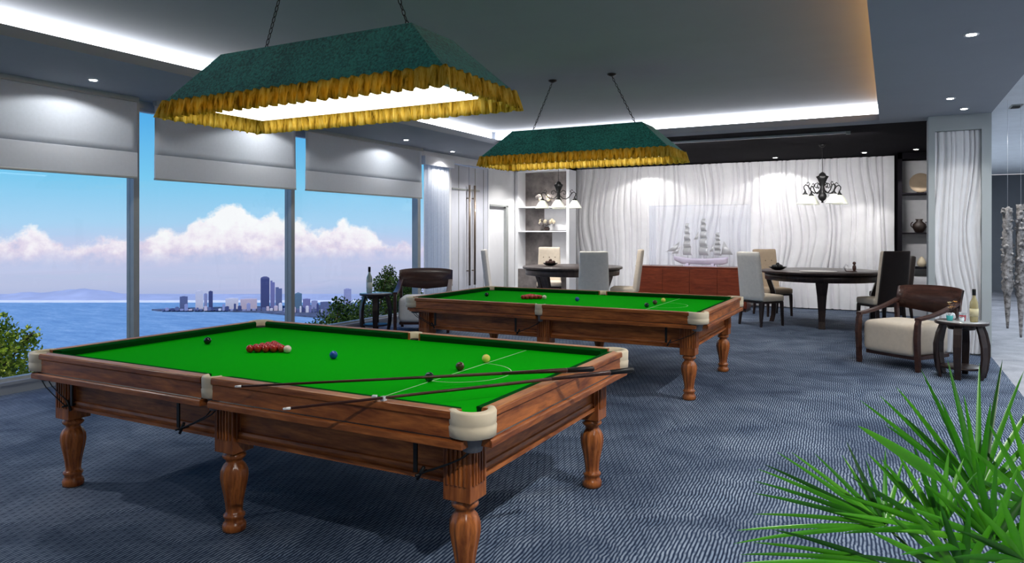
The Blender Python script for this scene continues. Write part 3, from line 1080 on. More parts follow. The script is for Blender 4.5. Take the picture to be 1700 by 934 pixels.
def fringe_mat():
    m = bpy.data.materials.new('gold fringe cloth')
    m.use_nodes = True
    t = NT(m.node_tree)
    t.n.remove(t.n['Principled BSDF'])
    tc = t.new('ShaderNodeTexCoord').outputs['Object']
    mp = t.new('ShaderNodeMapping')
    mp.inputs['Scale'].default_value = (1, 1, 0.10)
    t.link(tc, mp.inputs[0])
    n = t.noise(mp.outputs[0], 42, 3, 0.7)
    col = t.ramp(n.outputs['Fac'], [(0.34, (0.30, 0.17, 0.02)), (0.46, (0.80, 0.52, 0.06)), (0.66, (0.98, 0.78, 0.20))])
    d = t.new('ShaderNodeBsdfDiffuse')
    tr = t.new('ShaderNodeBsdfTranslucent')
    t.link(col, d.inputs[0]); t.link(col, tr.inputs[0])
    mx = t.new('ShaderNodeMixShader'); mx.inputs[0].default_value = 0.42
    t.link(d.outputs[0], mx.inputs[1]); t.link(tr.outputs[0], mx.inputs[2])
    t.link(mx.outputs[0], t.n['Material Output'].inputs[0])
    return m


M['velvet'] = velvet()
M['fringe'] = fringe_mat()
M['lamp_panel'] = emat('lit lamp diffuser', (1.0, 0.97, 0.90), SHADE_LAMP)


def shade_lamp(label, loc, z0, ztop, bx, by, tx, ty, hang, zceil=ZT):
    T = thing('table_lamp_canopy', label, 'pendant lamp', (loc[0], loc[1], z0))
    zf = 0.105
    H = ztop - z0
    out = [(-bx, -by, zf), (bx, -by, zf), (bx, by, zf), (-bx, by, zf), (-tx, -ty, H), (tx, -ty, H), (tx, ty, H), (-tx, ty, H)]
    e = 0.012
    inn = [(-bx + e, -by + e, zf), (bx - e, -by + e, zf), (bx - e, by - e, zf), (-bx + e, by - e, zf), (-tx + e, -ty + e, H - e), (tx - e, -ty + e, H - e), (tx - e, ty - e, H - e), (-tx + e, ty - e, H - e)]
    sh = MB()
    sh.add(out, [(4, 5, 6, 7), (0, 1, 5, 4), (1, 2, 6, 5), (2, 3, 7, 6), (3, 0, 4, 7)])
    sh.add(inn, [(7, 6, 5, 4), (4, 5, 1, 0), (5, 6, 2, 1), (6, 7, 3, 2), (7, 4, 0, 3)])
    sh.add(out[:4] + inn[:4], [(0, 4, 5, 1), (1, 5, 6, 2), (2, 6, 7, 3), (3, 7, 4, 0)])
    sh.build('lamp_shade', M['velvet'], T, bevel=0.004)
    # gathered fringe
    per = []
    step = 0.006
    def side(p, q, nrm):
        L = (Vector(q) - Vector(p)).length
        n = int(L / step)
        for i in range(n):
            f = i / n
            per.append((p[0] + (q[0] - p[0]) * f, p[1] + (q[1] - p[1]) * f, nrm))
    side((-bx, -by), (bx, -by), (0, -1)); side((bx, -by), (bx, by), (1, 0)); side((bx, by), (-bx, by), (0, 1)); side((-bx, by), (-bx, -by), (-1, 0))
    rnd = random.Random(int(loc[1] * 10))
    n = len(per)
    ph = [rnd.uniform(0, 6.28) for _ in range(6)]
    rows = [(0.115, 0.35), (0.102, 0.5), (0.07, 0.8), (0.035, 1.0), (0.0, 1.15)]
    vs, fs = [], []
    for (z, k) in rows:
        for i, (x, y, nr) in enumerate(per):
            # blend normals around corners so the cloth turns
            sx = max(-1, min(1, x / bx)); sy = max(-1, min(1, y / by))
            q = i * 0.95 + 1.1 * sin(i * 0.11 + ph[0]) + 0.8 * sin(i * 0.053 + ph[1])
            w = 0.016 * sin(q / 1.9) + 0.005 * sin(q * 1.3 + ph[2])
            fl = 0.004 + 0.022 * (0.115 - z) / 0.115
            dx = sx if abs(abs(x) - bx) < 0.03 else 0
            dy = sy if abs(abs(y) - by) < 0.03 else 0
            off = fl + w * k
            zz = z + (0.006 * sin(q / 1.9 + 1) if z < 0.02 else (0.004 * sin(q / 1.9) if z > 0.11 else 0))
            vs.append((x + dx * off, y + dy * off, zz))
    R = len(rows)
    for j in range(R - 1):
        for i in range(n):
            i2 = (i + 1) % n
            fs.append((j * n + i, (j + 1) * n + i, (j + 1) * n + i2, j * n + i2))
    MB().add(vs, fs, True).build('fringe', M['fringe'], T, thick=0.002)
    MB().box(-bx + 0.09, bx - 0.25, -by + 0.05, by - 0.03, 0.085, 0.095).build('diffuser', M['lamp_panel'], T)
    MB().box(-bx + 0.08, bx - 0.24, -by + 0.04, by - 0.02, 0.0955, 0.125).build('light_tray', M['niche_white'], T)
    # chains
    lk = []
    for (xb, xt) in hang:
        p0 = Vector((xb, 0, H + 0.02)); p1 = Vector((xt, 0, zceil - z0 - 0.02))
        d = (p1 - p0); L = d.length; d.normalize()
        nn = int(L / 0.036)
        c = MB()
        for i in range(nn):
            cpt = p0 + d * (L * (i + 0.5) / nn)
            q = d.to_track_quat('Z', 'Y').to_matrix().to_4x4()
            Mx = Matrix.Translation(cpt) @ q @ Matrix.Rotation(i * pi / 2, 4, 'Z')
            c.tube([(0.010 * cos(a), 0, 0.022 * sin(a)) for a in [k * 2 * pi / 10 for k in range(10)]], 0.0032, 5, M=Mx, closed=True)
        c.build('chain', M['black_iron'], T)
        MB().lathe([(0.045, 0.0), (0.042, 0.016), (0.014, 0.03)][::-1] and [(0.012, -0.03), (0.05, -0.014), (0.052, 0.0)], (xt, 0, zceil - z0), 20).build('ceiling_canopy', M['black_iron'], T)
        MB().tube([(xb + 0.014 * cos(a), 0, H + 0.010 + 0.014 * sin(a)) for a in [k * 2 * pi / 12 for k in range(12)]], 0.004, 6, closed=True).build('hook', M['black_iron'], T)
    return T


shade_lamp('green velvet lamp shade with gold fringe hanging low over the near snooker table', (-3.12, 3.46), 2.342, 2.765, 1.10, 0.395, 0.765, 0.215, [(-0.60, -0.37), (0.60, 0.37)])
shade_lamp('green velvet lamp shade with gold fringe above the far snooker table, smaller in view', (-3.19, 7.72), 2.385, 2.80, 1.14, 0.37, 0.80, 0.20, [(-0.62, -0.36), (0.66, 0.38)])


# ------------------------------------------------------------------ downlights
def downlight(x, y, label, power=60, spot=True, aim=(0, 0, -1), blend=0.5, size=95, z=ZC):
    t = thing('downlight', label, 'ceiling light', (x, y, z), 0, 'recessed ceiling downlights')
    MB().lathe([(0.030, -0.001), (0.052, -0.008), (0.055, -0.002), (0.055, 0.0)], n=24).build('trim_ring', M['silver'], t)
    MB().lathe([(0.001, -0.0095), (0.034, -0.0085), (0.034, -0.002)], n=20).build('bulb', M['bright_bulb'], t)
    if power:
        l = bpy.data.lights.new('downlight_beam', 'SPOT')
        l.energy = power * DOWN
        l.spot_size = radians(size)
        l.spot_blend = blend
        l.shadow_soft_size = 0.02
        l.color = (1.0, 0.97, 0.93)
        lo = bpy.data.objects.new('downlight_beam', l)
        COL.objects.link(lo)
        lo.parent = t
        lo.location = (0, 0, -0.03)
        lo.rotation_euler = Vector(aim).to_track_quat('-Z', 'Y').to_euler()
    return t


wl = (-0.10, 0, -1)
downlight(-7.08, 4.37, 'bright downlight over the leftmost blind', 7, aim=wl, blend=0.2, size=150)
downlight(-7.08, 6.95, 'downlight over the middle blind, hidden by the near shade', 7, aim=wl, blend=0.2, size=150)
downlight(-7.10, 9.64, 'bright downlight over the rightmost blind', 7, aim=wl, blend=0.2, size=150)
for (x, y, lab, pw) in ((0.55, 6.55, 'bright downlight nearest the camera at the upper right', 95), (0.60, 9.57, 'bright downlight in front of the right column', 38),
                        (0.50, 3.60, 'added fill downlight out of frame above the potted palm', 105), (0.45, 0.70, 'added fill downlight out of frame on the right soffit beside the camera', 130),  # both added unseen, to brighten the palm and the right side
                        (-6.7, 1.9, 'added fill downlight out of frame on the window side soffit, nearer the blinds in view', 60), (-6.7, -0.2, 'added fill downlight out of frame on the window side soffit, farthest left', 60),  # both added unseen, to lift the carpet near the windows
                        (-1.4, -2.0, 'added fill downlight out of frame on the near soffit, right of three', 14), (-3.6, -2.0, 'added fill downlight out of frame on the near soffit, middle of three', 14),
                        (-5.8, -2.0, 'added fill downlight out of frame on the near soffit, left of three', 14)):  # the near soffit three are added as unseen fill
    downlight(x, y, lab, pw, blend=1.0, size=150)
downlight(-2.19, 12.09, 'bright downlight beside the metal ceiling track', 40, blend=0.8, size=120)
downlight(-7.35, 11.45, 'added downlight brightening the sheer curtain', 20, blend=0.8, size=130)  # added so that the sheer curtain comes out white
downlight(-4.90, 11.7, 'added fill downlight above the left dining chairs, hidden behind the far shade', 45, blend=0.8, size=130)  # added out of sight to brighten the pale chairs
downlight(-6.85, 12.6, 'added fill downlight before the lavender door', 55, blend=0.8, size=130)  # added to brighten the left wall and its doors
downlight(-6.85, 13.9, 'added fill downlight before the white door', 50, blend=0.8, size=130)  # second lamp added for the left wall
downlight(-2.10, 15.50, 'bright downlight close to the back curtain, right of the ship', 11, blend=0.2, size=134)
downlight(-4.90, 15.50, 'downlight above the back curtain left of the ship, behind the far shade', 11, blend=0.2, size=134)
downlight(-7.05, 14.55, 'downlight above the left display shelf', 30, blend=0.2, size=90)
downlight(0.41, 15.15, 'bright downlight in the dark corner left of the right column', 22, blend=0.12, size=90)
downlight(0.80, 10.45, 'downlight grazing the right column curtain', 3, blend=0.3, size=90)
downlight(-0.45, 15.30, 'downlight above the right end of the back curtain', 14, blend=0.2, size=80)

t = thing('ceiling_track', 'slim pale metal track on the dark dining ceiling', 'track', (-2.2, 11.96, ZC - 0.02))
MB().box(-2.3, 1.60, -0.012, 0.012, -0.015, 0.02).build('rail', M['silver'], t)
MB().box(1.60, 1.66, -0.02, 0.02, -0.03, 0.02).build('end_cap', M['alu'], t)
for k in range(3):
    light('track_beam', 'AREA', (-5.0 + 2.0 * k, 12.05, ZC - 0.06), 27, (0.98, 0.95, 0.94), rot=(radians(62), 0, 0), shape='RECTANGLE', size=1.6, size_y=0.05, spread=radians(100))

# ceiling vent in corridor
t = thing('ceiling_vent', 'small dark square vent in the pale corridor ceiling', 'vent', (1.35, 10.6, ZC + 0.01))
MB().box(-0.06, 0.06, -0.14, 0.14, -0.012, 0.0).build('frame', M['alu'], t)
for k in range(5):
    MB().box(-0.045, 0.045, -0.11 + k * 0.05, -0.085 + k * 0.05, -0.016, -0.011).build('slat', M['black_iron'], t)
light('corridor_light', 'AREA', (2.6, 9, 3.0), 100, (0.85, 0.93, 1.0), shape='RECTANGLE', size=1.2, size_y=6.0)
light('corridor_light_far', 'AREA', (2.6, 17, 3.0), 120, (0.85, 0.93, 1.0), shape='RECTANGLE', size=1.2, size_y=6.0)


# ------------------------------------------------------------------ chandeliers
M['frost'] = None
def frost():
    m = bpy.data.materials.new('frosted glass shade')
    m.use_nodes = True
    t = NT(m.node_tree)
    b = t.n['Principled BSDF']
    tc = t.new('ShaderNodeTexCoord').outputs['Object']
    n = t.noise(tc, 20, 3, 0.6)
    t.link(t.ramp(n.outputs['Fac'], [(0.35, (0.72, 0.76, 0.60)), (0.65, (0.88, 0.90, 0.80))]), b.inputs['Base Color'])
    b.inputs['Roughness'].default_value = 0.3
    b.inputs['Emission Color'].default_value = (1.0, 0.98, 0.85, 1)
    b.inputs['Emission Strength'].default_value = 0.25
    return m
M['frost'] = frost()


def chandelier(label, x, y, rot):
    z0 = 2.09
    t = thing('chandelier', label, 'chandelier', (x, y, z0), rot)
    MB().lathe([(0.0, 0.02), (0.02, 0.025), (0.015, 0.05), (0.055, 0.08), (0.075, 0.13), (0.06, 0.18), (0.03, 0.21), (0.045, 0.25), (0.035, 0.30), (0.05, 0.36), (0.08, 0.43), (0.11, 0.48), (0.06, 0.50), (0.05, 0.53), (0.012, 0.56)],
               n=18, flute=6, depth=0.2, frange=(0.28, 0.49)).build('body', M['black_iron'], t)
    MB().tube([(0, 0, 0.55), (0, 0, ZC - z0 - 0.02)], 0.005, 6).build('rod', M['black_iron'], t)
    MB().lathe([(0.02, -0.05), (0.055, -0.02), (0.06, 0)], (0, 0, ZC - z0), 18).build('ceiling_canopy', M['black_iron'], t)
    for k in range(4):
        a = k * pi / 2
        Mx = Matrix.Rotation(a, 4, 'Z')
        arm = MB()
        pts = [(0.03, 0, 0.26), (0.09, 0, 0.20), (0.16, 0, 0.19), (0.22, 0, 0.23), (0.27, 0, 0.31), (0.32, 0, 0.335), (0.355, 0, 0.30), (0.35, 0, 0.26), (0.33, 0, 0.235), (0.33, 0, 0.19)]
        arm.tube(pts, 0.010, 7, M=Mx)
        arm.tube([(0.04, 0, 0.32), (0.09, 0, 0.37), (0.14, 0, 0.35), (0.15, 0, 0.30), (0.11, 0, 0.28), (0.10, 0, 0.31)], 0.008, 7, M=Mx)
        arm.tube([(0.27, 0, 0.31), (0.24, 0, 0.35), (0.27, 0, 0.38), (0.30, 0, 0.36)], 0.007, 7, M=Mx)
        ar = arm.build('arm', M['black_iron'], t)
        MB().lathe([(0.040, 0.15), (0.045, 0.17), (0.02, 0.20), (0.012, 0.23)], n=14, M=Mx @ Matrix.Translation((0.33, 0, 0))).build('socket', M['black_iron'], ar)
        vs = [(0.142, 0.0), (0.136, 0.012), (0.118, 0.05), (0.09, 0.10), (0.055, 0.145), (0.035, 0.165)]
        b = MB()
        n = 24
        vv, ff = [], []
        for r, z in vs:
            for q in range(n):
                an = 2 * pi * q / n
                rr = r * (1 + 0.03 * cos(8 * an))
                vv.append((0.33 + rr * cos(an), rr * sin(an), z))
        for i in range(len(vs) - 1):
            for q in range(n):
                q2 = (q + 1) % n
                ff.append((i * n + q, i * n + q2, (i + 1) * n + q2, (i + 1) * n + q))
        b.add(vv, ff, True, Mx)
        b.build('glass_shade', M['frost'], ar, thick=0.004)
    return t


chandelier('black iron chandelier with bell glass shades over the right dining table', -1.06, 13.60, radians(38))
chandelier('black iron chandelier with bell glass shades over the left dining table', -6.05, 13.45, radians(22))


# ------------------------------------------------------------------ sideboard, glass case, ship
sb = thing('sideboard', 'long low red mahogany sideboard before the back curtain, under the ship', 'sideboard', (-3.68, 14.78, 0))
MB().box(-1.14, 1.14, 0.0, 0.55, 0.06, 0.86).build('body', M['cab'], sb, bevel=0.006)
MB().box(-1.12, 1.12, 0.03, 0.55, 0.0, 0.06).build('plinth', M['dark_wood'], sb)
MB().box(-1.16, 1.16, -0.015, 0.56, 0.86, 0.885).build('top', M['cab'], sb, bevel=0.004)
for k in range(4):
    a = -1.13 + k * 0.565
    MB().box(a + 0.004, a + 0.561, -0.012, 0.0, 0.08, 0.845).build('door', M['cab'], sb, bevel=0.002)

M['case_glass'] = thin_glass('display case glass', (0.97, 0.98, 1.0), 0.04, 0.04, (0.9, 0.9, 0.95))
gc = thing('display_case', 'clear glass display case standing on the sideboard around the ship model', 'display case', (-3.55, 15.06, 0.885))
g = MB()
W2, D2, H2 = 1.0, 0.24, 1.27
g.box(-W2, W2, -D2, -D2 + 0.006, 0, H2).box(-W2, -W2 + 0.006, -D2 + 0.006, D2, 0, H2).box(W2 - 0.006, W2, -D2 + 0.006, D2, 0, H2).box(-W2, W2, -D2, D2, H2, H2 + 0.006)
g.build('glass', M['case_glass'], gc)

sail = mat('pale silver sailcloth', (0.55, 0.54, 0.52), 0.4, metal=0.35, var=0.12, scale=18)
hullm = mat('pale lilac hull', (0.60, 0.53, 0.64), 0.4, var=0.06)
sh = thing('model_ship', 'white three masted model sailing ship inside the glass case on the sideboard', 'model ship', (-3.52, 15.06, 0.895))
# hull: stations along x, u section
vs, fs = [], []
NS = 18
for i in range(NS + 1):
    f = i / NS
    x = -0.56 + 1.12 * f
    wd = 0.085 * (sin(pi * min(1, max(0.02, 0.08 + 0.9 * f)))) ** 0.6
    sheer = 0.05 * (2 * f - 1) ** 2
    keel = 0.03 + 0.09 * max(0, 0.15 - f) / 0.15 * 0.9 + 0.04 * max(0, f - 0.9) / 0.1
    for k in range(9):
        a = -pi / 2 + pi * k / 8
        vs.append((x, wd * sin(a), keel + (0.15 + sheer - keel) * (1 - cos(a)) ** 0.9))
for i in range(NS):
    for k in range(8):
        fs.append((i * 9 + k, i * 9 + k + 1, (i + 1) * 9 + k + 1, (i + 1) * 9 + k))
for i in range(NS):
    fs.append((i * 9, (i + 1) * 9, (i + 1) * 9 + 8, i * 9 + 8))
fs.append(tuple(range(9)))
fs.append(tuple(range(NS * 9, NS * 9 + 9)))
MB().add(vs, fs, True).build('hull', hullm, sh)
MB().tube([(-0.55, 0, 0.19), (-0.74, 0, 0.30)], 0.008, 6).build('bowsprit', M['silver'], sh)
MB().box(-0.3, -0.24, -0.05, 0.05, 0, 0.05).box(0.22, 0.28, -0.05, 0.05, 0, 0.05).box(-0.35, 0.35, -0.07, 0.07, -0.01, 0.006).build('cradle', hullm, sh)
for (mx_, mh, w0) in ((-0.27, 1.02, 0.155), (0.07, 1.13, 0.165), (0.36, 0.80, 0.125)):
    ms = MB().tube([(mx_, 0, 0.14), (mx_, 0, mh)], [0.010, 0.004], 6).build('mast', M['silver'], sh)
    ns = 5
    z = 0.22
    for k in range(ns):
        hgt = (mh - 0.26) / ns * (1.15 - 0.1 * k)
        w = w0 * (1 - 0.14 * k)
        def f(u, v, z=z, hgt=hgt, w=w, mx_=mx_):
            yy = (2 * u - 1) * w * (1.0 - 0.18 * v)
            b = 0.06 * sin(pi * v) * (1 - 0.5 * (2 * u - 1) ** 2)
            # sails braced round so that they show broad to the room
            X = mx_ + yy * 0.72 - b * 0.5
            Y = -yy * 0.55 - b
            return (X, Y, z + hgt * 0.9 * v)
        MB().grid(f, 8, 6).build('sail', sail, ms, thick=0.003)
        MB().tube([(mx_ - w * 0.73, w * 0.56, z), (mx_ + w * 0.73, -w * 0.56, z)], 0.004, 5).build('yard', M['silver'], ms)
        z += hgt * 0.93
for (a, b, c) in (((-0.72, 0, 0.29), (-0.50, 0, 0.30), (-0.44, 0, 0.50)), ((-0.62, 0, 0.25), (-0.47, 0, 0.25), (-0.42, 0, 0.40)), ((0.42, 0, 0.24), (0.66, 0, 0.24), (0.47, 0, 0.52)), ((-0.14, 0, 0.55), (-0.06, 0, 0.55), (-0.04, 0, 0.72)), ((0.19, 0, 0.3), (0.26, 0, 0.3), (0.28, 0, 0.48))):
    MB().add([a, b, c, ((a[0] + b[0] + c[0]) / 3, -0.02, (a[2] + b[2] + c[2]) / 3)], [(0, 1, 3), (1, 2, 3), (2, 0, 3)], True).build('jib_sail', sail, sh, thick=0.003)


# ------------------------------------------------------------------ dining sets
def dining_table(label, x, y, r, h, rot, wood_m):
    t = thing('dining_table', label, 'table', (x, y, 0), rot)
    MB().lathe([(r - 0.012, h - 0.045), (r, h - 0.04), (r, h - 0.008), (r - 0.01, h)], n=64).build('tabletop', wood_m, t)
    MB().lathe([(r - 0.10, h - 0.17), (r - 0.06, h - 0.165), (r - 0.05, h - 0.046)], n=64).build('apron', wood_m, t)
    for k in range(4):
        a = k * pi / 2
        pts = [(r - 0.10, h - 0.05, 0.105), (r - 0.13, h - 0.20, 0.095), (r - 0.19, h - 0.38, 0.075), (r - 0.21, 0.30, 0.058), (r - 0.20, 0.12, 0.050), (r - 0.17, 0.0, 0.055)]
        vs, fs = [], []
        for (rr, z, w) in pts:
            vs += [(rr - 0.04, -w, z), (rr + 0.04, -w, z), (rr + 0.04, w, z), (rr - 0.04, w, z)]
        for i in range(len(pts) - 1):
            for k2 in range(4):
                q = (k2 + 1) % 4
                fs.append((i * 4 + k2, (i + 1) * 4 + k2, (i + 1) * 4 + q, i * 4 + q))
        fs.append((0, 1, 2, 3)); n = len(pts) * 4; fs.append((n - 1, n - 2, n - 3, n - 4))
        MB().add(vs, fs, False, Matrix.Rotation(a, 4, 'Z')).build('leg', wood_m, t, bevel=0.006)
    return t


def vdir(x, y):
    return atan2(y, x)


dining_table('dark round dining table with curved legs below the right chandelier', -1.07, 13.62, 1.0, 0.93, vdir(1.07, -13.62), M['dark_wood'])
dining_table('greyish round dining table with curved legs below the left chandelier', -5.55, 13.0, 0.98, 0.93, vdir(-0.25, -1) , M['grey_wood'])


def dining_chair(label, x, y, dx, dy, up, back_mat, leg_m, H=1.27, tuft=False, shell=None, w=0.27):
    t = thing('dining_chair', label, 'chair', (x, y, 0), facing(dx, dy), 'upholstered dining chairs round the two tables')
    # local: faces -Y, back at +Y
    MB().rbox(-w, w, -0.27, 0.22, 0.42, 0.53, 0.035, puff=0.01).build('seat', up, t)
    MB().box(-w + 0.01, w - 0.01, -0.25, 0.22, 0.39, 0.425).build('seat_frame', leg_m, t, bevel=0.004)
    R = Matrix.Translation((0, 0.22, 0.44)) @ Matrix.Rotation(radians(-7), 4, 'X')
    b = MB()
    b.rbox(-w * 0.98, w * 0.98, -0.045, 0.045, 0.0, H - 0.44, 0.03)
    # slight taper to the top and curve
    vs = []
    for (px, py, pz) in b.v:
        k = pz / (H - 0.44)
        px = px * (1.0 - 0.10 * k)
        py = py + 0.03 * (px / w) ** 2 * -1.0
        vs.append(tuple(R @ Vector((px, py, pz))))
    b.v = vs
    bk = b.build('backrest', back_mat, t)
    if tuft:
        for i in range(3):
            for z in (0.40, 0.60):
                q = R @ Vector(((-0.13 + i * 0.13), -0.05, z))
                MB().sphere(tuple(q), 0.014, 8, 6, (1, 0.5, 1)).build('button', M['button'], bk)
    if shell:
        s = MB()
        s.rbox(-w * 0.99, w * 0.99, 0.035, 0.070, -0.01, H - 0.43, 0.016)
        vs = []
        for (px, py, pz) in s.v:
            k = pz / (H - 0.44)
            px = px * (1.0 - 0.10 * k)
            py = py - 0.03 * (px / w) ** 2
            vs.append(tuple(R @ Vector((px, py, pz))))
        s.v = vs
        s.build('back_shell', shell, bk)
    for sx in (-1, 1):
        for (yy, lean) in ((-0.23, -0.015), (0.20, 0.05)):
            x0 = sx * (w - 0.03)
            q = MB()
            q.frustum((x0 - 0.016 + sx * 0.01, x0 + 0.016 + sx * 0.01, yy + lean - 0.016, yy + lean + 0.016), (x0 - 0.024, x0 + 0.024, yy - 0.024, yy + 0.024), 0, 0.41)
            q.build('leg', leg_m, t, bevel=0.003)
    return t


DC = dining_chair
DC('off white dining chair seen from behind, left of the right dining table', -1.98, 12.90, 0.62, 0.85, M['cream_up'], M['white_up'], M['dark_wood'])
DC('tan tufted dining chair facing the camera, behind the off white chair', -2.02, 14.55, 0.80, -0.95, M['tan_up'], M['tan_up'], M['dark_wood'], tuft=True)
DC('cream dining chair with dark leather back, right of the right dining table', -0.14, 13.16, -0.64, 0.77, M['cream_up'], M['cream_up'], M['dark_wood'], shell=M['brown_leather'], H=1.30)
DC('dark dining chair partly hidden behind the leather backed chair at the right table', 0.0, 14.55, -0.95, -0.5, M['brown_leather'], M['brown_leather'], M['dark_wood'], H=1.18)
DC('grey dining chair seen edge on, left of the left dining table beside the white door', -6.62, 11.98, 0.86, 0.40, M['grey_up'], M['grey_up'], M['dark_wood'])
DC('cream tufted dining chair facing the camera, before the left display shelf', -6.62, 14.22, 0.45, -1.0, M['cream_up'], M['cream_up'], M['dark_wood'], tuft=True)
DC('pale grey dining chair with its broad back to the camera at the left dining table', -4.68, 11.93, -0.37, 0.93, M['white_up'], M['white_up'], M['dark_wood'], w=0.28)
DC('cream tufted dining chair turned left, beside the sideboard', -4.58, 13.35, -0.92, -0.22, M['cream_up'], M['cream_up'], M['dark_wood'], tuft=True)

# things on the dining tables
def centrepiece(x, y, z, label, m1, seed):
    rnd = random.Random(seed)
    t = thing('fruit_bowl', label, 'bowl', (x, y, z))
    MB().lathe([(0.05, 0), (0.09, 0.01), (0.15, 0.05), (0.155, 0.055), (0.10, 0.02), (0.0, 0.012)], n=24).build('bowl', M['black_iron'], t)
    for k in range(7):
        a = k * 0.9
        MB().sphere((0.07 * cos(a) * (k > 0), 0.07 * sin(a) * (k > 0), 0.055 + 0.012 * rnd.random() + (0.035 if k == 0 else 0)), 0.036, 12, 8).build('fruit', m1, t)
    return t


centrepiece(-6.0, 12.95, 0.93, 'dark bowl heaped with dark fruit on the left dining table', M['brown_wood'], 2)
centrepiece(-1.78, 13.45, 0.93, 'black bowl of dark fruit on the left half of the right dining table', M['black_iron'], 4)
t = thing('place_mat', 'pale oval place mat lying on the right dining table', 'mat', (-1.10, 13.25, 0.93))
MB().lathe([(0.20, 0.0), (0.20, 0.006), (0.19, 0.008)], n=32, M=Matrix.Diagonal((1.5, 0.9, 1, 1))).build('mat', M['grey_up'], t)
t = thing('carved_figurine', 'small brown and silver curled figurine on the right side of the right dining table', 'ornament', (-0.60, 13.45, 0.93))
MB().sphere((0.05, 0, 0.06), 0.045, 12, 8, (0.7, 0.6, 1.3)).sphere((0.05, 0, 0.14), 0.028, 10, 8).build('body', M['brown_wood'], t)
MB().tube([(-0.08, 0, 0.01), (-0.11, 0, 0.07), (-0.08, 0, 0.12), (-0.05, 0, 0.09)], 0.012, 8).build('curl', M['silver'], t)
MB().lathe([(0.09, 0), (0.09, 0.012)], n=20).build('base', M['brown_wood'], t)


# ------------------------------------------------------------------ armchairs and side tables
def armchair(label, x, y, dx, dy, cush):
    t = thing('armchair', label, 'armchair', (x, y, 0), facing(dx, dy), 'low wooden tub armchairs')
    w = 0.36
    MB().rbox(-w + 0.02, w - 0.02, -0.36, 0.30, 0.16, 0.53, 0.07, puff=0.015).build('seat_cushion', cush, t)
    MB().box(-w + 0.03, w - 0.03, -0.30, 0.30, 0.12, 0.165).build('seat_frame', M['brown_wood'], t, bevel=0.004)
    for sx in (-1, 1):
        pts = [(0.0, 0.030, -0.35), (0.14, 0.034, -0.36), (0.38, 0.040, -0.37), (0.54, 0.036, -0.36), (0.60, 0.030, -0.34)]
        vs, fs = [], []
        for (z, hw, yy) in pts:
            xx = sx * (w + 0.02)
            vs += [(xx - 0.022, yy - hw, z), (xx + 0.022, yy - hw, z), (xx + 0.022, yy + hw, z), (xx - 0.022, yy + hw, z)]
        for i in range(len(pts) - 1):
            for k in range(4):
                q = (k + 1) % 4
                fs.append((i * 4 + k, i * 4 + q, (i + 1) * 4 + q, (i + 1) * 4 + k))
        fs.append((3, 2, 1, 0)); n = len(pts) * 4; fs.append((n - 4, n - 3, n - 2, n - 1))
        MB().add(vs, fs).build('front_leg', M['brown_wood'], t, bevel=0.008)
        # arm sweeping up to the back
        pa = []
        for k in range(9):
            f = k / 8
            pa.append((sx * (w + 0.02 - 0.0 * f), -0.37 + 0.74 * f, 0.60 + 0.05 * f + 0.10 * f * f))
        vs, fs = [], []
        for (px, py, pz) in pa:
            vs += [(px - 0.035, py, pz - 0.018), (px + 0.035, py, pz - 0.018), (px + 0.035, py, pz + 0.018), (px - 0.035, py, pz + 0.018)]
        for i in range(8):
            for k in range(4):
                q = (k + 1) % 4
                fs.append((i * 4 + k, i * 4 + q, (i + 1) * 4 + q, (i + 1) * 4 + k))
        fs.append((3, 2, 1, 0)); fs.append((32, 33, 34, 35))
        MB().add(vs, fs).build('armrest', M['brown_wood'], t, bevel=0.008)
        MB().frustum((sx * (w + .0) - 0.022, sx * (w + .0) + 0.022, 0.36, 0.41), (sx * (w + .02) - 0.022, sx * (w + .02) + 0.022, 0.32, 0.37), 0, 0.70).build('back_leg', M['brown_wood'], t, bevel=0.005)
    # curved backrest
    vs, fs = [], []
    N = 16
    for i in range(N + 1):
        a = -1.0 + 2.0 * i / N
        xx = (w + 0.05) * sin(a * 1.25) / sin(1.25)
        yy = 0.36 + 0.16 * cos(a * 1.35)- 0.03
        z0, z1 = 0.60 + 0.06 * abs(a), 0.94 - 0.03 * a * a
        for (o, z) in ((0.0, z0), (0.02, (z0 + z1) / 2), (0.055, z1), (0.095, z1 - 0.005), (0.055, (z0 + z1) / 2), (0.035, z0)):
            vs.append((xx, yy + o, z))
    n = 6
    for i in range(N):
        for k in range(n):
            k2 = (k + 1) % n
            fs.append((i * n + k, (i + 1) * n + k, (i + 1) * n + k2, i * n + k2))
    fs.append(tuple(range(n))[::-1]); fs.append(tuple(range(N * n, N * n + n)))
    MB().add(vs, fs, True).build('backrest', M['brown_wood'], t, bevel=0.0)
    return t


armchair('low armchair with cream cushion and brown curved back, beside the right column', 0.17, 9.87, -0.58, -0.81, M['cream_up'])
armchair('low armchair with dark curved back by the windows, behind the far snooker table', -6.76, 9.66, 0.50, -0.87, M['white_up']).scale = (1.1, 1.05, 1.05)

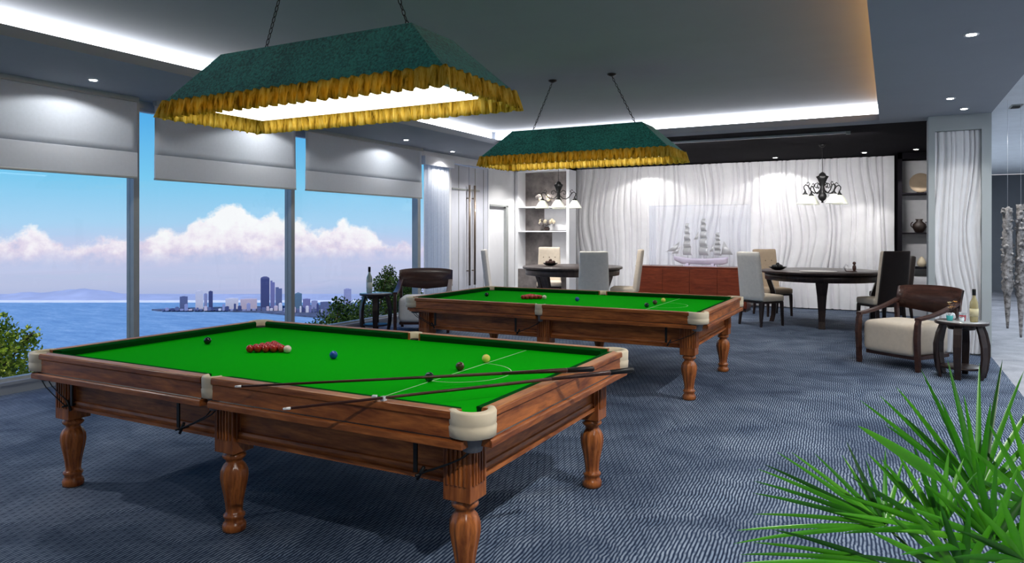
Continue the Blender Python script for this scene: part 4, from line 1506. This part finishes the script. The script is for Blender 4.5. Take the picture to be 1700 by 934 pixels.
M['tt'] = mat('pale polished tabletop', (0.42, 0.42, 0.42), 0.15, var=0.1, scale=5, coat=0.5)
def side_table(label, x, y, rot):
    t = thing('side_table', label, 'side table', (x, y, 0), rot, 'small round side tables with bowed legs')
    h = 0.62
    r = 0.26
    MB().lathe([(r - 0.01, h - 0.035), (r, h - 0.03), (r, h - 0.006), (r - 0.006, h - 0.004)], n=40).build('tabletop', M['dark_wood'], t)
    MB().lathe([(r - 0.018, h - 0.0041), (r - 0.018, h)], n=40).build('top_inlay', M['tt'], t)
    MB().lathe([(0.13, h - 0.09), (0.16, h - 0.036)], n=30).build('apron', M['dark_wood'], t)
    for k in range(6):
        a = k * pi / 3
        pts = [(0.20, h - 0.035, 0.036), (0.235, h - 0.13, 0.040), (0.262, 0.36, 0.040), (0.262, 0.24, 0.037), (0.245, 0.10, 0.034), (0.22, 0.0, 0.030)]
        vs, fs = [], []
        for (rr, z, w) in pts:
            vs += [(rr - 0.014, -w, z), (rr + 0.014, -w, z), (rr + 0.014, w, z), (rr - 0.014, w, z)]
        for i in range(len(pts) - 1):
            for k2 in range(4):
                q = (k2 + 1) % 4
                fs.append((i * 4 + k2, (i + 1) * 4 + k2, (i + 1) * 4 + q, i * 4 + q))
        fs.append((0, 1, 2, 3)); n = len(pts) * 4; fs.append((n - 1, n - 2, n - 3, n - 4))
        MB().add(vs, fs, False, Matrix.Rotation(a, 4, 'Z')).build('leg', M['dark_wood'], t, bevel=0.004)
    MB().lathe([(0.19, 0.10), (0.20, 0.105), (0.20, 0.12), (0.19, 0.125)], n=30).build('lower_ring', M['dark_wood'], t)
    return t


side_table('small round side table with bottle and drinks, between right armchair and corridor', 0.69, 9.30, 0.3)
side_table('small round side table with a single bottle, before the window foliage', -7.33, 9.14, 0.1)


def bottle(label, x, y, z, h, col):
    t = thing('wine_bottle', label, 'bottle', (x, y, z))
    g_ = bpy.data.materials.get('glass ' + col[0])
    s = h / 0.34
    gm = mat('bottle glass ' + col[0], col[1], 0.08, var=0.08, trans=0.35, coat=0.5)
    MB().lathe([(0.030 * s, 0), (0.038 * s, 0.006 * s), (0.039 * s, 0.05 * s), (0.040 * s, 0.17 * s), (0.036 * s, 0.205 * s), (0.018 * s, 0.245 * s), (0.0145 * s, 0.26 * s), (0.0145 * s, 0.30 * s)], n=24).build('bottle_body', gm, t)
    MB().lathe([(0.0165 * s, 0.275 * s), (0.0168 * s, 0.335 * s), (0.013 * s, 0.34 * s)], n=18).build('cap', M['black_iron'], t)
    MB().lathe([(0.0405 * s, 0.06 * s), (0.0408 * s, 0.14 * s)], n=24).build('bottle_label', mat('bottle paper ' + col[0], col[2], 0.7), t)
    return t


bottle('pale gold bottle with black cap on the right side table', 0.80, 9.23, 0.62, 0.36, ('gold', (0.62, 0.52, 0.25), (0.75, 0.66, 0.40)))
bottle('whitish green bottle with black cap on the side table by the window', -7.43, 9.10, 0.62, 0.42, ('green', (0.55, 0.62, 0.50), (0.78, 0.80, 0.70)))


def tumbler(label, x, y, z, r, h, drink, dcol):
    t = thing('cocktail_glass', label, 'glass', (x, y, z))
    MB().lathe([(r * 0.75, 0), (r * 0.8, 0.004), (r, h * 0.75)], n=18).build('drink', mat(drink, dcol, 0.15, var=0.05, coat=0.4), t)
    MB().lathe([(r * 0.76, 0), (r * 1.08, h), (r * 1.02, h), (r * 1.0, h * 0.76)], n=18).build('glass', M['clear'], t)
    return t


M['clear'] = thin_glass('clear drinking glass', (0.92, 0.96, 0.97), 0.12, 0.08, (0.8, 0.9, 0.95))
tumbler('short glass with teal drink at the left edge of the right side table', 0.575, 9.26, 0.62, 0.036, 0.075, 'teal drink', (0.05, 0.42, 0.42))
tumbler('glass with red drink between teal glass and bottle on the right side table', 0.70, 9.30, 0.62, 0.034, 0.085, 'red drink', (0.45, 0.03, 0.05))
tumbler('small clear glass at the front of the right side table', 0.685, 9.17, 0.62, 0.024, 0.06, 'pale drink', (0.70, 0.78, 0.80))
t = thing('flower_vase', 'small orange flowers in a low white vase on the right side table', 'flowers', (0.60, 9.42, 0.62))
MB().lathe([(0.03, 0), (0.045, 0.02), (0.04, 0.05), (0.03, 0.07)], n=16).build('vase', M['niche_white'], t)
rnd = random.Random(5)
for k in range(9):
    a = rnd.uniform(0, 6.28); q = rnd.uniform(0.01, 0.05)
    p = Vector((q * cos(a), q * sin(a), 0.12 + rnd.uniform(0, 0.08)))
    MB().tube([(0, 0, 0.06), tuple(p)], 0.002, 5).build('flower_stem', M['black_iron'], t)
    fl = MB()
    for j in range(5):
        b = j * 1.257
        fl.add([tuple(p), tuple(p + Vector((0.022 * cos(b), 0.022 * sin(b), 0.008))), tuple(p + Vector((0.022 * cos(b + 0.6), 0.022 * sin(b + 0.6), 0.010)))], [(0, 1, 2)])
    fl.build('petals', mat('flower petals %d' % k, ((0.75, 0.35, 0.06) if k % 3 else (0.75, 0.60, 0.35)), 0.6), t)

# hanging sculpture in the corridor
t = thing('hanging_sculpture', 'mottled grey sculpture of two knobbly hanging strands in the corridor', 'sculpture', (1.255, 10.05, 0.0))
sm = mat('mottled grey plaster relief', (0.26, 0.25, 0.25), 0.6, var=0.85, scale=26)
rnd = random.Random(8)
for (ox, oy, zb, zt, rad) in ((-0.055, 0.0, 0.48, 1.88, 0.060), (0.075, 0.02, 0.38, 1.92, 0.055)):
    b = MB()
    prof = []
    nseg = 34
    for i in range(nseg + 1):
        f = i / nseg
        z = zb + (zt - zb) * f
        env = (0.20 + 0.5 * f / 0.3) if f < 0.3 else 1.0 - 0.3 * (f - 0.3)
        env = min(env, 1.0)
        knob = 0.78 + 0.35 * abs(sin(i * 1.35)) if f > 0.28 else 1.0
        prof.append((max(0.006, rad * env * knob), z))
    b.lathe(prof, (ox, oy, 0), 16, flute=5, depth=0.25, frange=(0.8, 2))
    for k in range(46):
        z = rnd.uniform(zb + 0.5, zt)
        a = rnd.uniform(0, 6.28)
        b.sphere((ox + rad * 0.9 * cos(a), oy + rad * 0.9 * sin(a), z), rnd.uniform(0.012, 0.026), 8, 5)
    b.build('strand', sm, t)
    MB().tube([(ox, oy, zt - 0.02), (ox, oy, ZC + 0.01)], 0.0015, 5).build('suspension_wire', M['silver'], t)


# ------------------------------------------------------------------ foreground palm
def palm():
    leafm = bpy.data.materials.new('palm leaf green')
    leafm.use_nodes = True
    t = NT(leafm.node_tree)
    t.n.remove(t.n['Principled BSDF'])
    tc = t.new('ShaderNodeTexCoord').outputs['Object']
    n = t.noise(tc, 5, 3, 0.6)
    n2 = t.noise(tc, 60, 2, 0.6)
    f = t.math('ADD', t.math('MULTIPLY', n.outputs['Fac'], 0.8), t.math('MULTIPLY', n2.outputs['Fac'], 0.2))
    isl = t.new('ShaderNodeNewGeometry').outputs['Random Per Island']
    f = t.math('ADD', t.math('MULTIPLY', f, 0.45), t.math('MULTIPLY', isl, 0.55))
    col = t.ramp(f, [(0.25, (0.010, 0.075, 0.003)), (0.43, (0.030, 0.20, 0.006)), (0.60, (0.065, 0.30, 0.010)), (0.80, (0.19, 0.48, 0.03))])
    df = t.new('ShaderNodeBsdfDiffuse'); tr = t.new('ShaderNodeBsdfTranslucent'); gl = t.new('ShaderNodeBsdfGlossy')
    gl.inputs['Roughness'].default_value = 0.35
    t.link(col, df.inputs[0]); t.link(col, tr.inputs[0])
    mx = t.new('ShaderNodeMixShader'); mx.inputs[0].default_value = 0.35
    t.link(df.outputs[0], mx.inputs[1]); t.link(tr.outputs[0], mx.inputs[2])
    m2 = t.new('ShaderNodeMixShader'); m2.inputs[0].default_value = 0.05
    t.link(mx.outputs[0], m2.inputs[1]); t.link(gl.outputs[0], m2.inputs[2])
    t.link(m2.outputs[0], t.n['Material Output'].inputs[0])
    stemm = mat('palm stem', (0.03, 0.10, 0.015), 0.5)
    base = Vector((0.30, 2.28, 0))
    T = thing('potted_palm', 'potted fan palm with long green leaflets in the right foreground', 'plant', base)
    MB().lathe([(0.13, 0), (0.15, 0.01), (0.19, 0.36), (0.20, 0.38), (0.20, 0.42), (0.175, 0.42), (0.17, 0.37), (0.0, 0.365)], n=36).build('pot', M['dark_wood'], T)
    MB().lathe([(0.0, 0.36), (0.172, 0.372), (0.0, 0.385)], n=24).build('soil', mat('dark potting soil', (0.03, 0.02, 0.012), 0.95, var=0.4, scale=60), T)
    a0 = radians(27.94)
    F = Vector((-sin(a0), cos(a0), 0)); R = Vector((cos(a0), sin(a0), 0)); U = Vector((0, 0, 1))
    def W(u, v, tt):
        return F * tt + R * ((u - 850) / FPX * tt) + U * (EYE + (385 - v) / FPX * tt) - base
    def frond(hub, tips, wid, seed, dep=0.0):
        rnd = random.Random(seed)
        h = W(*hub)
        b = MB()
        for (u, v, tt) in tips:
            tip = W(u, v, tt)
            d = tip - h
            L = d.length
            d.normalize()
            view = (h + base - Vector((0, 0, EYE))).normalized()
            s = d.cross(view).normalized()
            n_ = s.cross(d).normalized()
            tw = rnd.uniform(-0.6, 0.6)
            s2 = s * cos(tw) + n_ * sin(tw)
            n2_ = s2.cross(d)
            N = 10
            vs, fs = [], []
            for i in range(N + 1):
                f_ = i / N
                w = wid * rnd.uniform(0.97, 1.03) * (min(1.0, f_ * 3.0 + 0.18)) * (1 - f_) ** 0.62 if f_ < 1 else 0.0003
                droop = -0.05 * L * f_ ** 2.4
                p = h + d * (L * f_) + U * (droop + 0.05 * L * f_)
                fold = w * 0.55
                vs += [p - s2 * w + n2_ * fold, p, p + s2 * w + n2_ * fold]
            for i in range(N):
                for k in (0, 1):
                    fs.append((i * 3 + k, i * 3 + k + 1, (i + 1) * 3 + k + 1, (i + 1) * 3 + k))
            b.add(vs, fs, True)
        o = b.build('frond', leafm, T)
        p0 = Vector((rnd.uniform(-.05, .05), rnd.uniform(-.05, .05), 0.38))
        mid = (p0 + h) / 2 + Vector((0, 0, 0.06))
        pts = []
        for i in range(9):
            f_ = i / 8
            pts.append(tuple(p0 * (1 - f_) ** 2 + mid * 2 * f_ * (1 - f_) + h * f_ ** 2))
        MB().tube(pts, [0.007 - 0.0004 * i for i in range(9)], 6).build('frond_stem', stemm, o)
        return o
    # left fan
    frond((1470, 872, 2.00), [(1222, 880, 1.9), (1218, 902, 1.88), (1250, 853, 1.92), (1250, 818, 1.95), (1252, 798, 1.98), (1258, 778, 2.0), (1268, 770, 2.02), (1290, 750, 2.05), (1314, 750, 2.08), (1352, 752, 2.1),
                              (1398, 755, 2.12), (1437, 762, 2.14), (1405, 732, 2.10), (1470, 745, 2.15), (1500, 762, 2.1), (1530, 790, 2.05)], 0.0098, 1)
    frond((1462, 935, 1.95), [(1228, 920, 1.82), (1222, 935, 1.80), (1240, 960, 1.78), (1265, 985, 1.8), (1300, 1010, 1.8), (1250, 900, 1.86), (1280, 878, 1.88)], 0.0105, 2)
    # tall top fan
    frond((1625, 822, 2.05), [(1428, 664, 2.1), (1460, 656, 2.12), (1488, 642, 2.14), (1529, 613, 2.16), (1573, 597, 2.18), (1626, 602, 2.18), (1664, 597, 2.16), (1700, 615, 2.15), (1735, 640, 2.12), (1560, 660, 2.0),
                              (1600, 655, 2.0), (1645, 668, 2.0), (1500, 690, 2.05), (1470, 705, 2.05), (1750, 690, 2.05), (1760, 740, 2.0)], 0.0118, 3)
    # broad bright blade
    frond((1582, 806, 1.90), [(1424, 706, 1.86)], 0.022, 4)
    # middle dark fan
    frond((1560, 880, 1.95), [(1440, 752, 2.0), (1462, 760, 1.98), (1490, 752, 2.0), (1515, 735, 2.0), (1545, 742, 2.0), (1575, 748, 2.0), (1410, 790, 1.95), (1392, 820, 1.92), (1600, 760, 2.0), (1625, 780, 2.0), (1385, 850, 1.9), (1400, 885, 1.86)], 0.0125, 5)
    frond((1648, 900, 1.88), [(1530, 800, 1.85), (1550, 780, 1.86), (1580, 768, 1.88), (1620, 760, 1.9), (1655, 762, 1.9), (1690, 775, 1.9), (1720, 800, 1.88), (1500, 840, 1.82), (1490, 880, 1.8), (1495, 920, 1.78), (1740, 850, 1.86)], 0.0135, 6)
    frond((1722, 845, 1.98), [(1600, 735, 2.0), (1640, 700, 2.02), (1672, 672, 2.05), (1705, 650, 2.05), (1612, 790, 1.95), (1600, 830, 1.9), (1610, 870, 1.88), (1750, 660, 2.0)], 0.0135, 7)
    frond((1600, 960, 1.85), [(1440, 880, 1.78), (1470, 850, 1.8), (1510, 840, 1.8), (1560, 835, 1.82), (1610, 838, 1.84), (1660, 850, 1.84), (1420, 920, 1.75), (1410, 960, 1.72), (1440, 1000, 1.72), (1700, 880, 1.82)], 0.0145, 8)
    frond((1700, 930, 1.80), [(1620, 840, 1.8), (1660, 820, 1.82), (1700, 815, 1.84), (1590, 880, 1.76), (1580, 925, 1.74), (1600, 960, 1.72), (1750, 850, 1.8)], 0.014, 9)
    return T


palm()


# ------------------------------------------------------------------ OUTSIDE
def leafmat(name, c1, c2, c3):
    m = bpy.data.materials.new(name)
    m.use_nodes = True
    t = NT(m.node_tree)
    t.n.remove(t.n['Principled BSDF'])
    tc = t.new('ShaderNodeTexCoord').outputs['Object']
    n = t.noise(tc, 9, 3, 0.7)
    col = t.ramp(n.outputs['Fac'], [(0.35, c1), (0.5, c2), (0.65, c3)])
    df = t.new('ShaderNodeBsdfDiffuse'); tr = t.new('ShaderNodeBsdfTranslucent')
    t.link(col, df.inputs[0]); t.link(col, tr.inputs[0])
    mx = t.new('ShaderNodeMixShader'); mx.inputs[0].default_value = 0.3
    t.link(df.outputs[0], mx.inputs[1]); t.link(tr.outputs[0], mx.inputs[2])
    t.link(mx.outputs[0], t.n['Material Output'].inputs[0])
    return m


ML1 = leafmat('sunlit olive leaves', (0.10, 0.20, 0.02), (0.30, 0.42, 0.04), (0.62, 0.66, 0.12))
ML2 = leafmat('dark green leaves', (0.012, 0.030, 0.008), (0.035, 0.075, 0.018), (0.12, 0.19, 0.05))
ZG = -0.45
tag(MB().box(-11.2, WX - 0.2, -3, 16, ZG - 0.3, ZG).build('terrace_ground', mat('pale terrace soil', (0.30, 0.29, 0.26), 0.9, var=0.3, scale=3)),
    'strip of pale ground outside the windows', 'ground', None, 'structure')


def shrub(label, cx, cy, blobs, m, n, seed, leaf=0.06, group='shrubs outside the windows'):
    rnd = random.Random(seed)
    T = thing('shrub', label, 'shrub', (cx, cy, ZG), 0, group)
    st = MB()
    lf = MB()
    for (bx, by, bz, r, wgt) in blobs:
        c = Vector((bx, by, bz))
        st.tube([(rnd.uniform(-.1, .1), rnd.uniform(-.1, .1), 0.0), (bx * 0.4, by * 0.4, bz * 0.5), tuple(c)], [0.03, 0.02, 0.008], 6)
        for k in range(5):
            e = c + Vector((rnd.gauss(0, .5), rnd.gauss(0, .5), rnd.gauss(0.1, .4))) * r
            st.tube([tuple(c * 0.8), tuple((c + e) / 2 + Vector((0, 0, .03))), tuple(e)], [0.010, 0.006, 0.003], 5)
        for k in range(int(n * wgt)):
            d = Vector((rnd.gauss(0, 1), rnd.gauss(0, 1), rnd.gauss(0, 1))).normalized() * (rnd.random() ** 0.45) * r
            p = c + d
            if p.z < 0.05:
                continue
            ax = Vector((rnd.gauss(0, 1), rnd.gauss(0, 1), rnd.gauss(0.4, 1))).normalized()
            sd = ax.cross(Vector((rnd.gauss(0, 1), rnd.gauss(0, 1), rnd.gauss(0, 1)))).normalized()
            L = leaf * rnd.uniform(0.6, 1.3)
            w = L * 0.28
            nn = ax.cross(sd) * (w * 0.5)
            lf.add([p, p + ax * L * 0.5 + sd * w + nn, p + ax * L, p + ax * L * 0.5 - sd * w + nn, p + ax * L * 0.5], [(0, 1, 4), (1, 2, 4), (0, 4, 3), (4, 2, 3)])
    st.build('stem', M['brown_wood'], T)
    lf.build('foliage', m, T)
    return T


shrub('sunlit yellow green shrub outside at the left edge, beside the near table corner', -9.5, 4.45,
      [(0, 0.05, 0.55, 0.50, 1.3), (-0.25, 0.45, 0.42, 0.42, 0.9), (0.2, -0.35, 0.75, 0.50, 1.1), (-0.1, 0.22, 0.85, 0.26, 0.35), (0.1, -0.15, 1.36, 0.26, 0.45), (0.0, 0.62, 0.74, 0.12, 0.07), (-0.3, 0.1, 0.3, 0.5, 0.8), (0.3, -0.7, 0.6, 0.6, 1.0)], ML1, 1500, 1)
shrub('dark green shrub outside the windows behind the bottle side table', -9.05, 11.3,
      [(0, 0, 0.45, 0.45, 1.0), (0.1, 0.4, 0.75, 0.38, 0.8), (0, -0.5, 0.4, 0.36, 0.7), (0.1, 0.75, 0.95, 0.26, 0.35), (0.05, 0.15, 0.98, 0.22, 0.25), (0.0, 0.9, 0.5, 0.4, 0.9)], ML2, 1300, 2)
shrub('low dark green shrub outside, between the middle mullion and the side table', -8.75, 9.65,
      [(0, 0, 0.30, 0.38, 1.0), (0, -0.45, 0.20, 0.30, 0.7), (0, 0.4, 0.42, 0.34, 0.8), (0, 0.25, 0.72, 0.18, 0.2), (0, -0.8, 0.16, 0.22, 0.5)], ML2, 1300, 3)
shrub('leafy dark shrub outside the last window, behind the dark armchair back', -9.9, 13.1,
      [(0, 0, 0.45, 0.45, 1.0), (0, -0.4, 0.85, 0.32, 0.6), (0.1, 0.4, 0.7, 0.40, 0.8), (0, -0.3, 1.12, 0.18, 0.2)], ML2, 1300, 4)

# pale rocks below the left shrub
rnd = random.Random(4)
rockm = mat('pale rock', (0.55, 0.53, 0.50), 0.85, var=0.2, scale=10)
for k, (x, y, r, lab) in enumerate(((-8.25, 3.95, 0.14, 'largest pale rock outside, beneath the yellow green shrub'), (-8.22, 4.30, 0.11, 'middle pale rock of three outside by the window sill'), (-8.2, 4.60, 0.10, 'small pale rock nearest the near table corner'))):
    b = MB().sphere((0, 0, 0.20 + r * 0.6), r, 12, 8, (1.3, 1.0, 0.75))
    b.v = [tuple(Vector(p) * (1 + 0.10 * sin(i * 12.9898 + k))) for i, p in enumerate(b.v)]
    b.box(-0.10, 0.10, -0.08, 0.08, -0.05, 0.25)
    tag(b.build('rock', rockm, None, (x, y, ZG + 0.05)), lab, 'rock')

# bay
ZS = -120.0
a0 = radians(27.94)
FV = Vector((-sin(a0), cos(a0), 0)); RV = Vector((cos(a0), sin(a0), 0))


def far(u, tt, z):
    p = FV * tt + RV * ((u - 850) / FPX * tt)
    return Vector((p.x, p.y, z))


def hv(v, tt):
    return EYE + (385 - v) / FPX * tt


TH = (EYE - ZS) * FPX / 115.0
def sea_mat():
    m = bpy.data.materials.new('blue bay water')
    m.use_nodes = True
    t = NT(m.node_tree)
    b = t.n['Principled BSDF']
    tc = t.new('ShaderNodeTexCoord').outputs['Object']
    mp = t.new('ShaderNodeMapping')
    mp.inputs['Rotation'].default_value = (0, 0, -a0)
    mp.inputs['Scale'].default_value = (1, 3.5, 1)
    t.link(tc, mp.inputs[0])
    n = t.noise(mp.outputs[0], 0.02, 6, 0.7)
    n2 = t.noise(mp.outputs[0], 0.12, 4, 0.7)
    f = t.math('ADD', t.math('MULTIPLY', n.outputs['Fac'], 0.55), t.math('MULTIPLY', n2.outputs['Fac'], 0.45))
    t.link(t.ramp(f, [(0.36, (0.13, 0.27, 0.50)), (0.52, (0.20, 0.37, 0.60)), (0.68, (0.36, 0.52, 0.74))]), b.inputs['Base Color'])
    b.inputs['Roughness'].default_value = 0.7
    b.inputs['Specular IOR Level'].default_value = 0.2
    return m
vs = [far(-900, TH, ZS), far(1500, TH, ZS), far(1500, 150, ZS), far(-900, 150, ZS)]
sea = MB().add([tuple(v) for v in vs], [(0, 3, 2, 1)]).build('sea', sea_mat())
tag(sea, 'wide blue bay stretching to the far shore beyond the windows', 'sea', None, 'structure')
# far shore: pale beach strip and hazy hills
b = MB()
q = [far(-900, TH - 22, ZS + 0.3), far(1500, TH - 22, ZS + 0.3), far(1500, TH + 20, ZS + 0.3), far(-900, TH + 20, ZS + 0.3)]
lo = [p - Vector((0, 0, 3)) for p in q]
b.add([tuple(p) for p in lo + q], [(0, 1, 5, 4), (1, 2, 6, 5), (2, 3, 7, 6), (3, 0, 4, 7), (4, 5, 6, 7)])
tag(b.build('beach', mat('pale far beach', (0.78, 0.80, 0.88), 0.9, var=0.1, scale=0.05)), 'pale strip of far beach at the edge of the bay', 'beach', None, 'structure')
b = MB()
rnd = random.Random(21)
NU = 120
top = []
prof = [(-300, 492), (-40, 490), (10, 489), (40, 484), (70, 486), (110, 480), (140, 478), (170, 481), (200, 486), (230, 489), (300, 492), (400, 491), (520, 489), (700, 490)]
def pv(u):
    for (a, va), (c, vc) in zip(prof, prof[1:]):
        if a <= u <= c:
            return va + (vc - va) * (u - a) / (c - a)
    return 491
vs, fs = [], []
for i in range(NU + 1):
    u = -300 + 1000 * i / NU
    hgt = (500 - pv(u)) / FPX * (TH + 80) * 0.9 + rnd.uniform(0, 1.2)
    hgt += 0
    z1 = hv(500, TH + 80)
    vs += [tuple(far(u, TH + 20, ZS)), tuple(far(u, TH + 55, z1 + hgt * 0.6)), tuple(far(u, TH + 90, z1 + hgt * 1.0)), tuple(far(u, TH + 150, ZS))]
for i in range(NU):
    for k in range(3):
        fs.append((i * 4 + k, i * 4 + k + 1, (i + 1) * 4 + k + 1, (i + 1) * 4 + k))
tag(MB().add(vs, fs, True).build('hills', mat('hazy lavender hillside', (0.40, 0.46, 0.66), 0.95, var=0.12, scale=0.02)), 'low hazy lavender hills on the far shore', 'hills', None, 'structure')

# city peninsula
TC = TH * 115 / 130.0
cityland = mat('dark wooded shore', (0.07, 0.09, 0.16), 0.95, var=0.5, scale=0.08)
vs = []
up = [(252, 515, 0), (300, 513, 0), (360, 511, 0), (430, 510, 0), (520, 508, 0), (700, 506, 0)]
dn = [(700, 530), (560, 530), (480, 524), (430, 519), (360, 517), (300, 516.5), (262, 516.5)]
poly = []
for u, v in [(p[0], p[1]) for p in up] + dn:
    tt = (EYE - ZS) * FPX / (v - 385)
    poly.append(far(u, tt, 0))
poly = [(p.x, p.y) for p in poly]
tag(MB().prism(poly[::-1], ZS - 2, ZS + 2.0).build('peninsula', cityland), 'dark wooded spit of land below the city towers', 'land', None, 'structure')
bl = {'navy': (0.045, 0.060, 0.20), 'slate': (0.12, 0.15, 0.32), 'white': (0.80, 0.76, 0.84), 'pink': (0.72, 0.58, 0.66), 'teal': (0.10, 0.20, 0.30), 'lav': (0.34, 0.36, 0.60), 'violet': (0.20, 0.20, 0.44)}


def bmat(nm):
    m = bpy.data.materials.new('facade ' + nm)
    m.use_nodes = True
    t = NT(m.node_tree)
    b_ = t.n['Principled BSDF']
    tc = t.new('ShaderNodeTexCoord').outputs['Object']
    br = t.new('ShaderNodeTexBrick')
    br.offset = 0
    mp = t.new('ShaderNodeMapping')
    mp.inputs['Rotation'].default_value = (radians(90), 0, 0)
    t.link(tc, mp.inputs[0]); t.link(mp.outputs[0], br.inputs[0])
    c = bl[nm]
    br.inputs['Color1'].default_value = c4(c)
    br.inputs['Color2'].default_value = c4(tuple(v * 0.85 for v in c))
    br.inputs['Mortar'].default_value = c4(tuple(min(1, v * 0.7 + 0.03) for v in c))
    br.inputs['Scale'].default_value = 0.5
    br.inputs['Mortar Size'].default_value = 0.03
    t.link(br.outputs[0], b_.inputs['Base Color'])
    b_.inputs['Roughness'].default_value = 0.7
    return m


BM = {k: bmat(k) for k in bl}
def tower(u0, u1, vt, col, name, label, vb=515, cat='building', style='flat', grp=None):
    tt = (EYE - ZS) * FPX / (vb - 385)
    c = far((u0 + u1) / 2, tt + 6, ZS + 1.5)
    w = (u1 - u0) / FPX * tt / 2
    h = hv(vt, tt) - (ZS + 1.5)
    T = thing(name, label, cat, c, a0 - math.atan(((u0 + u1) / 2 - 850) / FPX), grp)
    d = min(w * 0.6, 3.5)
    hb = h * (0.94 if style != 'flat' else 0.97)
    MB().box(-w, w, -d, d, 0, hb).build('tower_body', BM[col], T)
    if style == 'round':
        MB().frustum((-w, w, -d, d), (-w * 0.85, w * 0.85, -d * .8, d * .8), hb, hb + (h - hb) * 0.5).frustum((-w * .85, w * .85, -d * .8, d * .8), (-w * 0.3, w * 0.3, -d * .3, d * .3), hb + (h - hb) * 0.5, h).build('crown', BM[col], T)
    elif style == 'step':
        MB().box(-w, 0, -d, d, hb, h).build('crown', BM[col], T)
    elif style == 'spire':
        MB().frustum((-w * .8, w * .8, -d * .8, d * .8), (-0.5, 0.5, -0.5, 0.5), hb, h * 1.02).build('crown', BM[col], T)
    else:
        MB().box(-w * 0.5, w * 0.4, -d * 0.5, d * 0.5, hb, h).build('roof_plant', BM[col], T)
    return T


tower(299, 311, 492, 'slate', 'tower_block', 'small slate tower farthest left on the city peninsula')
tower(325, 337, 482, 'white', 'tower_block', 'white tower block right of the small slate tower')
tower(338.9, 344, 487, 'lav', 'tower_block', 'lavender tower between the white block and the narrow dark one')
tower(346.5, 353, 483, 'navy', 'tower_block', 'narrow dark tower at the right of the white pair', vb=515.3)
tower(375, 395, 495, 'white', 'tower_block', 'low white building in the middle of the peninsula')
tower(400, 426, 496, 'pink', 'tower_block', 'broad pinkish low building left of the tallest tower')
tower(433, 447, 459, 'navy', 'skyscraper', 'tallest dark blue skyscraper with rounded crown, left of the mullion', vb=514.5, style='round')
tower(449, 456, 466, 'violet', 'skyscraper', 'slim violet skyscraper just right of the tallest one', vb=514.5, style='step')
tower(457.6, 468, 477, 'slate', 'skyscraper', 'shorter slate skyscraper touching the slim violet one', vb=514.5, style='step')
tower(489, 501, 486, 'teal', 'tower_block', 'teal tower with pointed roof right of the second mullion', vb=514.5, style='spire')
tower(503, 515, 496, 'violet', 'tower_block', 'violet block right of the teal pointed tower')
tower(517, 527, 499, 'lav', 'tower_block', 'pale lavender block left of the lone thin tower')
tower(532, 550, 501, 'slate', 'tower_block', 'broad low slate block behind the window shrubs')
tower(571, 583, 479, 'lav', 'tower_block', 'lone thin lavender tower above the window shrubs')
rnd = random.Random(33)
u = 268.0
while u < 565:
    w = rnd.uniform(2.5, 6)
    vt = rnd.uniform(507, 513.5) if rnd.random() < 0.75 else rnd.uniform(502, 506)
    col = rnd.choice(['white', 'pink', 'slate', 'navy', 'violet', 'lav', 'slate'])
    tt = (EYE - ZS) * FPX / ((517.2 if u < 470 else 520) - 385)
    c = far(u + w / 2, tt, ZS + 2.0)
    ww = w / FPX * tt / 2
    h = hv(vt, tt) - (ZS + 2.0)
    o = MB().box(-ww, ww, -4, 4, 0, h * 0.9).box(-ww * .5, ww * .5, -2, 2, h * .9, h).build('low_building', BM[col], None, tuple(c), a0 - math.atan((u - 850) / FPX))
    tag(o, 'tiny low building in the row along the city shoreline', 'building', 'low shoreline buildings')
    u += w + rnd.uniform(0.6, 3.5)
